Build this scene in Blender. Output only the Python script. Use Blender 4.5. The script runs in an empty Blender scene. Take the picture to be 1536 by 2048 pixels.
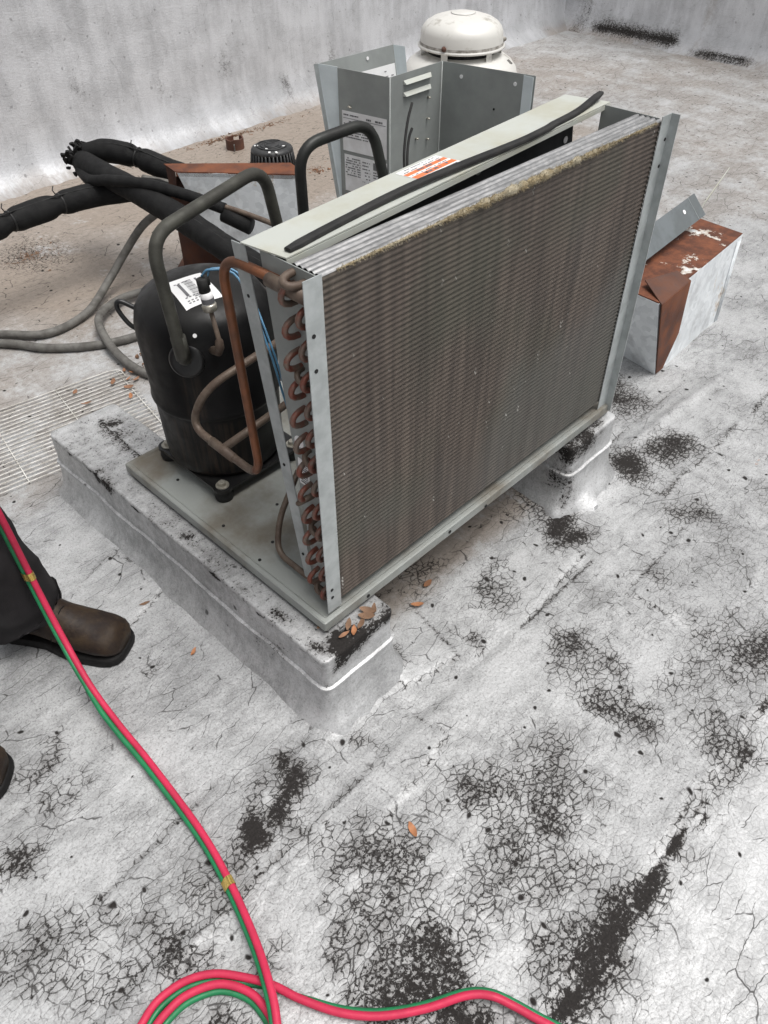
import bpy, math, random
import numpy as np
from mathutils import Vector, Matrix

# ------------------------------------------------------------------ camera, sky, sun, exposure
SC = bpy.context.scene
COL = SC.collection
random.seed(7)
cam_data = bpy.data.cameras.new('camera')
cam = bpy.data.objects.new('camera', cam_data)
COL.objects.link(cam)
SC.camera = cam
CAM = Vector((-0.62968, -0.72546, 1.35386))
FW = Vector((0.52378, 0.50764, -0.68407)).normalized()
RT = Vector((0.69450, -0.71949, -0.00216)).normalized()
UP = RT.cross(FW).normalized()
cam.matrix_world = Matrix(((RT.x, UP.x, -FW.x, CAM.x), (RT.y, UP.y, -FW.y, CAM.y), (RT.z, UP.z, -FW.z, CAM.z), (0, 0, 0, 1)))
cam_data.sensor_fit = 'VERTICAL'
cam_data.sensor_height = 24.0
cam_data.lens = 24.0 * 1572.44 / 2048.0
cam_data.clip_start = 0.02
cam_data.clip_end = 400.0

world = bpy.data.worlds.new('World')
SC.world = world
world.use_nodes = True
wn = world.node_tree.nodes
wl = world.node_tree.links
bg = wn['Background']
sky = wn.new('ShaderNodeTexSky')
sky.sky_type = 'NISHITA'
sky.sun_disc = False
SUN_EL, SUN_AZ = 72.0, 160.0           # azimuth measured from +Y towards +X, where the light comes from
sky.sun_elevation = math.radians(SUN_EL)
sky.sun_rotation = math.radians(SUN_AZ)
sky.dust_density = 6.0
sky.air_density = 1.0
hsv = wn.new('ShaderNodeHueSaturation')
hsv.inputs['Saturation'].default_value = 0.12   # cloud cover: the sky is nearly colourless
wl.new(sky.outputs['Color'], hsv.inputs['Color'])
wl.new(hsv.outputs['Color'], bg.inputs['Color'])
bg.inputs['Strength'].default_value = 0.095

sun_data = bpy.data.lights.new('sun', 'SUN')
sun_data.energy = 1.5
sun_data.angle = math.radians(32.0)
sun_data.color = (1.0, 0.97, 0.93)
sun = bpy.data.objects.new('sun', sun_data)
COL.objects.link(sun)
el, az = math.radians(SUN_EL), math.radians(SUN_AZ)
sdir = Vector((math.sin(az) * math.cos(el), math.cos(az) * math.cos(el), math.sin(el)))
sun.rotation_euler = (-sdir).to_track_quat('-Z', 'Y').to_euler()
SC.view_settings.view_transform = 'Standard'
SC.view_settings.look = 'None'
SC.view_settings.gamma = 1.0
SC.view_settings.exposure = 0.54
SC.view_settings.use_curve_mapping = False

# ------------------------------------------------------------------ numeric noise
_rng = np.random.default_rng(11)
_LAT = _rng.random((256, 256))
def vnoise(x, y):
    x = np.asarray(x, float); y = np.asarray(y, float)
    xi = np.floor(x).astype(int); yi = np.floor(y).astype(int)
    fx = x - xi; fy = y - yi
    fx = fx * fx * (3 - 2 * fx); fy = fy * fy * (3 - 2 * fy)
    a = _LAT[xi & 255, yi & 255]; b = _LAT[(xi + 1) & 255, yi & 255]
    c = _LAT[xi & 255, (yi + 1) & 255]; d = _LAT[(xi + 1) & 255, (yi + 1) & 255]
    return (a * (1 - fx) + b * fx) * (1 - fy) + (c * (1 - fx) + d * fx) * fy
def fbm(x, y, o=4):
    s = 0; a = .5; t = 0
    for i in range(o):
        s = s + a * vnoise(np.asarray(x) * 2 ** i + 17.3 * i, np.asarray(y) * 2 ** i - 9.1 * i); t += a; a *= .5
    return s / t - .5
def sstep(a, b, x):
    t = np.clip((x - a) / (b - a), 0, 1); return t * t * (3 - 2 * t)

# ------------------------------------------------------------------ node helpers
class NT:
    def __init__(self, name, dim='3D'):
        self.dim = dim
        self.m = bpy.data.materials.new(name); self.m.use_nodes = True
        self.t = self.m.node_tree; self.b = self.t.nodes['Principled BSDF']
        g = self.t.nodes.new('ShaderNodeNewGeometry'); self.P = g.outputs['Position']
        c = self.t.nodes.new('ShaderNodeTexCoord'); self.O = c.outputs['Object']
        self.N = g.outputs['Normal']
    def _in(self, s, v):
        if isinstance(v, bpy.types.NodeSocket): self.t.links.new(v, s)
        elif v is not None:
            if hasattr(s.default_value, '__len__') and len(s.default_value) == 4 and len(v) == 3: v = (*v, 1)
            s.default_value = v
    def math(self, op, a, b=None, c=None, clamp=False):
        n = self.t.nodes.new('ShaderNodeMath'); n.operation = op; n.use_clamp = clamp
        for i, v in enumerate((a, b, c)):
            if v is not None: self._in(n.inputs[i], v)
        return n.outputs[0]
    def vmath(self, op, a, b=None):
        n = self.t.nodes.new('ShaderNodeVectorMath'); n.operation = op
        self._in(n.inputs[0], a)
        if b is not None: self._in(n.inputs[1], b)
        return n.outputs[0]
    def noise(self, v, s, d=4, r=.5, dist=0.0, col=False):
        n = self.t.nodes.new('ShaderNodeTexNoise'); n.noise_dimensions = self.dim; self._in(n.inputs['Vector'], v)
        n.inputs['Scale'].default_value = s; n.inputs['Detail'].default_value = d
        n.inputs['Roughness'].default_value = r; n.inputs['Distortion'].default_value = dist
        return n.outputs['Color' if col else 'Fac']
    def vor(self, v, s, feat='DISTANCE_TO_EDGE', out='Distance', rnd=1.0):
        n = self.t.nodes.new('ShaderNodeTexVoronoi'); n.feature = feat; n.voronoi_dimensions = self.dim; self._in(n.inputs['Vector'], v)
        n.inputs['Scale'].default_value = s; n.inputs['Randomness'].default_value = rnd
        return n.outputs[out] if out else n.outputs
    def step(self, x, a, b, lo=0.0, hi=1.0):
        n = self.t.nodes.new('ShaderNodeMapRange'); n.interpolation_type = 'SMOOTHSTEP'
        self._in(n.inputs['Value'], x); self._in(n.inputs['From Min'], a); self._in(n.inputs['From Max'], b)
        self._in(n.inputs['To Min'], lo); self._in(n.inputs['To Max'], hi); return n.outputs['Result']
    def mix(self, f, a, b):
        n = self.t.nodes.new('ShaderNodeMix'); n.data_type = 'RGBA'
        self._in(n.inputs[0], f); self._in(n.inputs[6], a); self._in(n.inputs[7], b); return n.outputs[2]
    def sep(self, v):
        n = self.t.nodes.new('ShaderNodeSeparateXYZ'); self._in(n.inputs[0], v); return n.outputs
    def attr(self, name):
        n = self.t.nodes.new('ShaderNodeAttribute'); n.attribute_name = name; return n.outputs['Fac']
    def scale(self, v, s): return self.vmath('MULTIPLY', v, s)
    def set(self, **k):
        for a, v in k.items(): self._in(self.b.inputs[a.replace('_', ' ')], v)
    def bump(self, h, strength=.3, dist=.002):
        n = self.t.nodes.new('ShaderNodeBump'); n.inputs['Strength'].default_value = strength
        n.inputs['Distance'].default_value = dist; self._in(n.inputs['Height'], h)
        self.t.links.new(n.outputs['Normal'], self.b.inputs['Normal'])

def plain(name, c, c2=None, s=20, rough=.5, metal=0.0, bump=.1, bs=120, streak=None, lo=.35, hi=.65, spec=.5):
    n = NT(name)
    v = n.O if streak is None else n.scale(n.O, streak)
    f = n.step(n.noise(v, s, 6, .6), lo, hi)
    n.set(Base_Color=n.mix(f, c, c2 or tuple(x * .7 for x in c)), Metallic=metal, Specular_IOR_Level=spec)
    n.set(Roughness=n.step(n.noise(n.O, s * 2, 4), .3, .7, max(0, rough - .1), min(1, rough + .1)))
    if bump: n.bump(n.noise(n.O, bs, 4), bump, .002)
    return n.m

def silver_coat(name, crack=1.0, base=(.49, .495, .50), plane='xy', spots=1.0, shade=.55, fleck=.75, metal=.25, gloss=.40, relief=.32):
    """weathered aluminium roof coating: hairline crazing that opens, with wear, into bare black tar"""
    n = NT(name, '3D' if plane == 'xyz' else '2D')
    W = n.attr('wear'); D = n.attr('dirt_dim')
    P = n.P
    if plane in ('xz', 'yz'):
        q = n.sep(n.P); c = n.t.nodes.new('ShaderNodeCombineXYZ'); n._in(c.inputs[0], q['xyz'.index(plane[0])]); n._in(c.inputs[1], q[2]); P = c.outputs[0]
    streaky = plane in ('xz', 'yz')
    wv = n.noise(P, 17, 3, col=True)
    warp = n.vmath('ADD', P, n.scale(n.vmath('SUBTRACT', wv, (.5, .5, .5)), (.028, .028, .028)))
    nb = n.noise(P, 6, 4, .6); nf = n.noise(P, 48, 4, .7); ng = n.noise(P, 240, 3, .8); nm = n.noise(P, 165, 3, .8)
    Wc = n.math('MAXIMUM', n.math('ADD', W, n.math('ADD', n.math('MULTIPLY_ADD', nb, .55, -.275), n.math('MULTIPLY_ADD', nf, .62, -.31))), 0.0)
    d1 = n.vor(n.scale(warp, (.6, 1.0, 1.0)), 86); d0 = n.vor(n.scale(warp, (.42, 1.5, 1.0)), 17)
    # hairlines: thin and partly faded, widening with wear
    w1 = n.math('MULTIPLY', n.math('MULTIPLY_ADD', n.math('MULTIPLY', Wc, n.math('MULTIPLY_ADD', nm, 1.6, .1)), .15, .001), crack)
    k1 = n.math('MULTIPLY', n.step(d1, n.math('MULTIPLY', w1, .4), n.math('ADD', w1, .05), 1.0, 0.0), n.step(n.math('ADD', Wc, n.math('MULTIPLY', ng, .12)), .16, .55, .22 * min(1.0, crack), .85 * min(1.0, crack * 2)))
    k0 = n.math('MULTIPLY', n.step(d0, .005, n.math('MULTIPLY_ADD', nf, .032, .004), 1.0, 0.0), n.step(n.math('ADD', nb, n.math('MULTIPLY', nf, .4)), .60, .78, 0, .8 * min(1.0, crack)))
    k3 = n.step(n.math('ADD', n.math('ADD', n.math('MULTIPLY', nm, 1.05), n.math('MULTIPLY', d1, .22)), n.math('MULTIPLY', Wc, -.47)), .17, .29, 1.0, 0.0)
    # isolated tar flecks
    vn = n.vor(warp, 19, 'F1', None); sx = n.sep(vn['Color'])
    sp = n.math('MULTIPLY', n.step(vn['Distance'], n.math('MULTIPLY', sx[1], .07), n.math('MULTIPLY_ADD', sx[1], .13, .03), 1, 0),
                n.step(n.math('ADD', sx[0], n.math('MULTIPLY', Wc, .3)), .79, .81, 0, spots))
    dark = n.math('MAXIMUM', n.math('MAXIMUM', k1, k0), n.math('MAXIMUM', k3, sp))
    grain = n.noise(n.scale(P, (1.5, .28, 1)) if streaky else n.scale(P, (.7, 1.5, 1)), 8 if streaky else 30, 5, .72)
    tone = n.math('MULTIPLY_ADD', nb, .5, n.math('MULTIPLY_ADD', grain, .5, n.math('MULTIPLY', ng, .35)))
    c = n.mix(n.step(tone, .52, .86), base, tuple(x * shade for x in base))
    c = n.mix(n.step(n.math('MULTIPLY_ADD', nm, .5, n.math('MULTIPLY', ng, .5)), .50, .68, 0, fleck), c, (.17, .165, .16))
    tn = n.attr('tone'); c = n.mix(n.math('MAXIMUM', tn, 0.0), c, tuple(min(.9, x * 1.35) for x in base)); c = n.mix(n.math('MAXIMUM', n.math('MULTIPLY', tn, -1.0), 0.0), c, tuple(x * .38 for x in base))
    c = n.mix(n.step(Wc, .12, .85, 0, .62), c, (.15, .143, .138))
    # brown silt left by standing water; on the wall coves, painted dimming
    dn = n.math('MULTIPLY', D, n.step(n.math('ADD', n.math('MULTIPLY_ADD', nf, .35, n.math('MULTIPLY', nb, .65)), n.math('MULTIPLY', D, .25)), .44, .72))
    c = n.mix(n.math('MULTIPLY', dn, .85, clamp=True), c, n.mix(nf, (.33, .28, .235), (.17, .14, .115)))
    c = n.mix(dark, c, n.mix(ng, (.008, .0075, .0075), (.042, .038, .036)))
    n.set(Base_Color=c, Metallic=n.math('MULTIPLY_ADD', n.math('MAXIMUM', dark, n.math('MINIMUM', dn, 1.0)), -metal, metal, clamp=True))
    n.set(Roughness=n.math('MULTIPLY_ADD', grain, .25, n.math('MULTIPLY_ADD', dark, .25, gloss)), Specular_IOR_Level=n.math('MULTIPLY_ADD', dark, -.42, .5))
    n.bump(n.math('ADD', n.math('MULTIPLY', grain, .9), n.math('MULTIPLY_ADD', d1, .5, nf)), relief, .0035)
    return n.m

# ------------------------------------------------------------------ mesh helpers
def root_loc(p):
    return Vector((0, 0, 0)) if p is None else (Vector(p.location) + root_loc(p.parent))
def mesh_obj(name, V, F, mat=None, parent=None, smooth=False, attrs=None):
    off = root_loc(parent)
    me = bpy.data.meshes.new(name)
    V = np.asarray([tuple(v) for v in V] if not isinstance(V, np.ndarray) else V, float) - np.array(off)
    me.from_pydata(V.tolist(), [], [list(f) for f in F])
    if attrs:
        for k, a in attrs.items():
            at = me.attributes.new(k, 'FLOAT', 'POINT'); at.data.foreach_set('value', np.asarray(a, np.float32))
    if mat: me.materials.append(mat)
    if smooth: me.polygons.foreach_set('use_smooth', [True] * len(me.polygons))
    me.update()
    o = bpy.data.objects.new(name, me); COL.objects.link(o)
    if parent: o.parent = parent
    return o
def thing(name, label, cat, loc=(0, 0, 0), group=None):
    o = bpy.data.objects.new(name, None); COL.objects.link(o); o.location = loc
    o.empty_display_size = .1
    return tag(o, label, cat, group)
def tag(o, label=None, cat=None, group=None, kind=None):
    if label: o['label'] = label
    if cat: o['category'] = cat
    if group: o['group'] = group
    if kind: o['kind'] = kind
    return o
class MB:
    """collects shapes for one mesh"""
    def __init__(s): s.V = []; s.F = []
    def add(s, V, F):
        k = len(s.V); s.V += [tuple(v) for v in V]; s.F += [tuple(i + k for i in f) for f in F]; return s
    def box(s, c, d, M=None, bev=0.0):
        x, y, z = [a / 2 for a in d]; c = Vector(c)
        if bev <= 0:
            V = [Vector((i * x, j * y, k * z)) for i in (-1, 1) for j in (-1, 1) for k in (-1, 1)]
            F = [(0, 1, 3, 2), (4, 6, 7, 5), (0, 4, 5, 1), (2, 3, 7, 6), (0, 2, 6, 4), (1, 5, 7, 3)]
        else:
            b = bev; V = []; F = []
            rings = [(-z, b), (-z + b, 0), (z - b, 0), (z, b)]
            for zz, ins in rings:
                X, Y = x - ins, y - ins
                for (px, py) in ((X - b, -Y), (X, -Y + b), (X, Y - b), (X - b, Y), (-X + b, Y), (-X, Y - b), (-X, -Y + b), (-X + b, -Y)): V.append(Vector((px, py, zz)))
            for r in range(3):
                for i in range(8): F.append((r * 8 + i, r * 8 + (i + 1) % 8, r * 8 + 8 + (i + 1) % 8, r * 8 + 8 + i))
            F.append(tuple(range(7, -1, -1))); F.append(tuple(range(24, 32)))
        if M is not None: V = [M @ v for v in V]
        return s.add([v + c for v in V], F)
    def quad(s, a, b, c, d, t=0.0015):
        """sheet metal plate abcd with thickness t (along the face normal, centred)"""
        a, b, c, d = map(Vector, (a, b, c, d)); n = (b - a).cross(d - a).normalized() * (t / 2)
        V = [p + n for p in (a, b, c, d)] + [p - n for p in (a, b, c, d)]
        return s.add(V, [(0, 1, 2, 3), (7, 6, 5, 4), (0, 4, 5, 1), (1, 5, 6, 2), (2, 6, 7, 3), (3, 7, 4, 0)])
    def tube(s, path, r, seg=12, cap=True, flat=None):
        path = [Vector(p) for p in path]; n = len(path)
        rr = r if hasattr(r, '__len__') else [r] * n
        T = [(path[min(i + 1, n - 1)] - path[max(i - 1, 0)]).normalized() for i in range(n)]
        u = T[0].orthogonal().normalized(); V = []
        for i in range(n):
            u = (u - T[i] * u.dot(T[i])).normalized(); w = T[i].cross(u)
            for k in range(seg):
                a = 2 * math.pi * k / seg
                V.append(path[i] + (u * math.cos(a) + w * math.sin(a)) * rr[i])
        F = [(i * seg + k, i * seg + (k + 1) % seg, (i + 1) * seg + (k + 1) % seg, (i + 1) * seg + k) for i in range(n - 1) for k in range(seg)]
        if cap: F += [tuple(range(seg - 1, -1, -1)), tuple((n - 1) * seg + k for k in range(seg))]
        return s.add(V, F)
    def lathe(s, prof, c=(0, 0, 0), seg=48, axis=None, cap=True):
        c = Vector(c); M = Matrix.Identity(3) if axis is None else Vector((0, 0, 1)).rotation_difference(Vector(axis)).to_matrix()
        V = [c + M @ Vector((r * math.cos(2 * math.pi * k / seg), r * math.sin(2 * math.pi * k / seg), z)) for r, z in prof for k in range(seg)]
        F = [(i * seg + k, i * seg + (k + 1) % seg, (i + 1) * seg + (k + 1) % seg, (i + 1) * seg + k) for i in range(len(prof) - 1) for k in range(seg)]
        if cap: F += [tuple(range(seg - 1, -1, -1)), tuple((len(prof) - 1) * seg + k for k in range(seg))]
        return s.add(V, F)
    def loft(s, rings, cap=True, closed=True):
        n = len(rings[0]); V = [p for r in rings for p in r]
        F = [(i * n + k, i * n + (k + 1) % n, (i + 1) * n + (k + 1) % n, (i + 1) * n + k) for i in range(len(rings) - 1) for k in range(n if closed else n - 1)]
        if cap: F += [tuple(range(n - 1, -1, -1)), tuple((len(rings) - 1) * n + k for k in range(n))]
        return s.add(V, F)
    def build(s, name, mat, parent=None, smooth=False, sharp=None):
        o = mesh_obj(name, s.V, s.F, mat, parent, smooth)
        if sharp is not None:
            o.data.polygons.foreach_set('use_smooth', [True] * len(o.data.polygons))
            try: o.data.set_sharp_from_angle(angle=math.radians(sharp))
            except Exception: pass
        return o
def fillet(pts, r, n=6):
    pts = [Vector(p) for p in pts]; out = [pts[0]]
    for i in range(1, len(pts) - 1):
        a, b, c = pts[i - 1], pts[i], pts[i + 1]; rr = min(r, (a - b).length * .49, (c - b).length * .49)
        p = b + (a - b).normalized() * rr; q = b + (c - b).normalized() * rr
        for k in range(n + 1):
            t = k / n; out.append(p * (1 - t) ** 2 + b * 2 * t * (1 - t) + q * t * t)
    out.append(pts[-1]); return out
def spline(pts, n=8):
    P = [Vector(p) for p in pts]; P = [P[0] * 2 - P[1]] + P + [P[-1] * 2 - P[-2]]; out = []
    for i in range(1, len(P) - 2):
        for k in range(n):
            t = k / n
            out.append(.5 * ((2 * P[i]) + (P[i + 1] - P[i - 1]) * t + (2 * P[i - 1] - 5 * P[i] + 4 * P[i + 1] - P[i + 2]) * t * t + (3 * P[i] - P[i - 1] - 3 * P[i + 1] + P[i + 2]) * t ** 3))
    out.append(P[-2]); return out

# ------------------------------------------------------------------ materials
M = {}
M['roof'] = silver_coat('silver_roof_coating', 1.0)
M['wall'] = silver_coat('silver_wall_coating', .3, (.70, .71, .735), 'xz', .4, .70, .25, .25, .4, .4)
M['wall_b'] = silver_coat('silver_end_wall_coating', .3, (.72, .73, .755), 'yz', .4, .70, .25, .25, .4, .4)
M['curb'] = silver_coat('silver_curb_coating', .04, (.60, .605, .61), 'xyz', .8, .52, .5, .5, .42, .25)
M['grey_paint'] = plain('grey_cabinet_paint', (.315, .335, .325), (.255, .27, .262), 9, .48, .1, .05)
M['angle'] = plain('blue_grey_angle', (.17, .19, .20), (.13, .145, .15), 12, .45, .2, .08)
M['pale_sheet'] = plain('pale_galvanised_sheet', (.74, .81, .83), (.64, .70, .72), 14, .42, .0, .05)
M['flange'] = plain('galvanised_flange', (.46, .49, .49), (.36, .385, .385), 25, .45, .25, .1)
M['dark_sheet'] = plain('dark_inner_sheet', (.05, .053, .055), (.032, .034, .035), 12, .5, .1, .05, spec=.3)
M['pan'] = plain('weathered_base_pan', (.29, .305, .29), (.15, .13, .10), 6, .55, .1, .2, lo=.40, hi=.72)
M['cover'] = plain('stained_top_cover', (.52, .54, .50), (.44, .435, .355), 6, .42, .15, .05, lo=.4, hi=.7)
M['rubber'] = plain('black_rubber', (.014, .014, .014), (.028, .028, .027), 30, .65, 0, .15, spec=.3)
M['black_paint'] = plain('black_compressor_paint', (.010, .010, .0105), (.02, .0195, .018), 9, .38, 0, .1, lo=.45, hi=.75)
M['old_tube'] = plain('oxidised_tube', (.072, .072, .060), (.040, .039, .033), 18, .6, .1, .15, spec=.35)
M['dark_tube'] = plain('dark_tube', (.028, .030, .027), (.018, .018, .017), 18, .5, .1, .1, spec=.35)
M['copper'] = plain('copper', (.21, .078, .034), (.12, .055, .032), 22, .5, .25, .12)
M['dull_copper'] = plain('dull_copper', (.15, .115, .088), (.095, .066, .05), 30, .55, .2, .15)
M['red_copper'] = plain('reddish_copper', (.20, .066, .045), (.17, .13, .105), 45, .45, .3, .15, lo=.4, hi=.62)
M['aluminium'] = plain('fin_aluminium', (.46, .46, .46), (.26, .26, .26), 60, .4, .75, .15, streak=(.2, 3, 1))
M['steel'] = plain('zinc_steel', (.48, .46, .40), (.34, .32, .27), 60, .4, .6, .1)
M['brass'] = plain('brass', (.92, .68, .22), (.8, .55, .15), 60, .2, .85, .05)
M['foam'] = plain('black_foam', (.008, .008, .0085), (.015, .015, .015), 40, .8, 0, .5, 260, spec=.22)
M['conduit'] = plain('grey_conduit', (.15, .145, .134), (.09, .085, .078), 25, .65, 0, .12, spec=.3)
M['tie'] = plain('black_tie', (.02, .02, .02), None, 30, .45, 0, 0)
M['white_wire'] = plain('white_coated_wire', (.70, .69, .66), (.44, .42, .38), 30, .4, 0, 0)
M['vent'] = plain('white_painted_spun_metal', (.66, .65, .615), (.36, .34, .30), 14, .42, .1, .08, lo=.54, hi=.74)
M['rim'] = plain('stained_rim', (.20, .185, .16), (.45, .43, .40), 30, .55, .1, .2)
M['red_hose'] = plain('red_rubber_hose', (.56, .030, .082), (.47, .027, .07), 25, .55, 0, .08, spec=.3)
M['green_hose'] = plain('green_rubber_hose', (.012, .20, .075), (.01, .15, .055), 25, .5, 0, .08)
M['denim'] = plain('dark_work_trousers', (.019, .0175, .0185), (.030, .028, .029), 12, .9, 0, .3, 700, spec=.15)
M['sole'] = plain('black_rubber_sole', (.008, .0075, .0075), None, 30, .7, 0, .2, spec=.25)
M['paper'] = plain('label_paper', (.88, .88, .89), (.76, .75, .75), 25, .5, 0, 0)
M['white'] = plain('white_label', (.82, .82, .82), (.78, .78, .78), 25, .4, 0, 0)
M['orange'] = plain('orange_label', (.78, .16, .035), (.70, .20, .08), 60, .45, 0, 0)
M['ink'] = plain('label_ink', (.16, .16, .17), None, 30, .6, 0, 0)
M['blue_wire'] = plain('blue_wire', (.10, .26, .42), None, 30, .4, 0, 0)
M['drain'] = plain('black_plastic', (.014, .015, .016), (.03, .03, .031), 20, .5, 0, .1)
M['hole'] = plain('hole_dark', (.01, .01, .01), None, 30, .8, 0, 0)
M['shirt'] = plain('grey_work_shirt', (.06, .065, .075), (.045, .05, .06), 20, .85, 0, .2)
M['skin'] = plain('skin', (.45, .27, .2), (.40, .23, .17), 20, .5, 0, .05)
M['hair'] = plain('dark_hair', (.02, .015, .012), None, 60, .6, 0, .3)
M['lint'] = plain('tan_lint', (.27, .215, .125), (.36, .32, .235), 60, .95, 0, .4)
M['leaf'] = plain('dry_leaf', (.27, .125, .06), (.17, .095, .06), 40, .7, 0, .2)
M['leaf_orange'] = plain('orange_dry_leaf', (.42, .185, .085), (.28, .12, .055), 40, .7, 0, .2)
M['leaf_brown'] = plain('brown_dry_leaf', (.15, .085, .05), (.22, .13, .08), 40, .8, 0, .2)

def galv_rust(name, amount):
    n = NT(name); P = n.O
    r = n.noise(n.scale(P, (1, 1, .55)), 7, 8, .68); f = n.noise(P, 60, 5, .7)
    v = n.vor(P, 55, 'F1', 'Color')
    z = n.mix(n.sep(v)[0], (.62, .65, .67), (.78, .81, .83))
    z = n.mix(n.step(n.noise(P, 10, 6, .65), .5, .7, 0, .7), z, (.40, .41, .42))
    rust = n.mix(n.step(n.noise(P, 16, 7, .7), .35, .65), (.075, .024, .012), (.19, .062, .026))
    k = n.step(n.math('ADD', r, n.math('MULTIPLY', f, .12)), 1 - amount, 1.02 - amount)
    e = n.step(n.math('ADD', r, n.math('MULTIPLY', f, .12)), .955 - amount, .995 - amount)
    c = n.mix(e, z, (.55, .50, .44)); c = n.mix(k, c, rust)
    n.set(Base_Color=c, Metallic=0.0, Roughness=n.math('MULTIPLY_ADD', k, .35, .42))
    n.bump(n.math('ADD', f, n.math('MULTIPLY', k, -.8)), .3, .002)
    return n.m
M['galv'] = galv_rust('galvanised_sheet_clean', .28)
M['galv_rust'] = galv_rust('galvanised_sheet_rusting', .47)
M['rust'] = galv_rust('rusted_sheet', .535)
M['rust_full'] = plain('deep_rust', (.075, .025, .013), (.175, .058, .024), 14, .8, 0, .4)
M['rust_dark'] = plain('dark_rust', (.075, .034, .024), (.12, .05, .03), 14, .8, 0, .4)

def coil_face_mat():
    n = NT('dirty_coil_fins'); P = n.O
    vs = n.noise(n.scale(P, (60, 60, 3.0)), 1, 5, .6); vf = n.noise(n.scale(P, (230, 230, 5.0)), 1, 3, .6)
    big = n.noise(P, 3.5, 4, .5)
    c = n.mix(n.step(vs, .3, .7), (.118, .095, .078), (.062, .050, .042))
    c = n.mix(n.step(big, .45, .68, 0, .6), c, (.072, .074, .055))
    c = n.mix(n.step(n.noise(P, 2.1, 2), .45, .62, 0, .45), c, (.108, .108, .104))
    c = n.mix(n.step(n.noise(n.scale(P, (16, 16, 1.6)), 1, 5, .6), .50, .72, 0, .45), c, (.045, .037, .031))
    c = n.mix(n.step(vf, .62, .74, 0, .5), c, (.035, .032, .03))
    # bent fins: bright nicks
    nick = n.math('MULTIPLY', n.step(n.noise(n.scale(P, (105, 1, 26)), 1, 3, .6), .69, .74), n.step(n.noise(n.scale(P, (17, 1, 9)), 1, 2), .42, .52))
    c = n.mix(n.math('MULTIPLY', nick, .75), c, (.42, .41, .38))
    n.set(Base_Color=c, Metallic=.25, Roughness=.6)
    n.bump(n.math('ADD', vf, vs), .4, .002)
    return n.m
M['coil'] = coil_face_mat()

def compressor_mat():
    n = NT('black_compressor_paint_oily'); P = n.P; q = n.sep(P)
    # oil and rust run down the shell below the suction boss
    u = n.math('ADD', n.math('MULTIPLY', n.math('ADD', q[0], -.135), .62), n.math('MULTIPLY', n.math('ADD', q[1], -.512), -.78))
    run = n.noise(n.scale(P, (110, 110, 5)), 1, 5, .65)
    near = n.step(n.math('ABSOLUTE', n.math('ADD', u, n.math('MULTIPLY_ADD', run, .02, -.01))), .010, .026, 1, 0)
    wide = n.math('MULTIPLY', n.step(q[2], .40, .39, 0, 1), n.step(n.math('ABSOLUTE', u), .05, .10, 1, 0))
    k = n.math('MULTIPLY', n.math('MAXIMUM', n.math('MULTIPLY', near, n.step(q[2], .545, .52, 0, 1)), wide), n.step(run, .40, .66))
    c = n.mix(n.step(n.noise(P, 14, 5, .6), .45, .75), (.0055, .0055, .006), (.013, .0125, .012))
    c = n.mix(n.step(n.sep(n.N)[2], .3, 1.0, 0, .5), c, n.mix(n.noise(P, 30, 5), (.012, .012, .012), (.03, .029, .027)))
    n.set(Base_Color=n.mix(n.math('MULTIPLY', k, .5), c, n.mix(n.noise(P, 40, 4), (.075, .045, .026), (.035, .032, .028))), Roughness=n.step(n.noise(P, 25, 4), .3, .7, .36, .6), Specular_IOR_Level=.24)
    n.bump(n.noise(P, 90, 4), .12, .002)
    return n.m
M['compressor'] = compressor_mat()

def boot_mat():
    n = NT('worn_brown_leather'); P = n.O
    c = n.mix(n.step(n.noise(P, 16, 6, .65), .38, .66), (.015, .009, .007), (.037, .023, .012))
    c = n.mix(n.step(n.noise(P, 50, 5, .7), .55, .75, 0, .4), c, (.075, .05, .03))
    n.set(Base_Color=c, Roughness=n.step(n.noise(P, 20, 3), .3, .7, .5, .75), Specular_IOR_Level=.3); n.bump(n.noise(P, 130, 5, .6), .35, .002)
    return n.m
M['boot'] = boot_mat()

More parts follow.
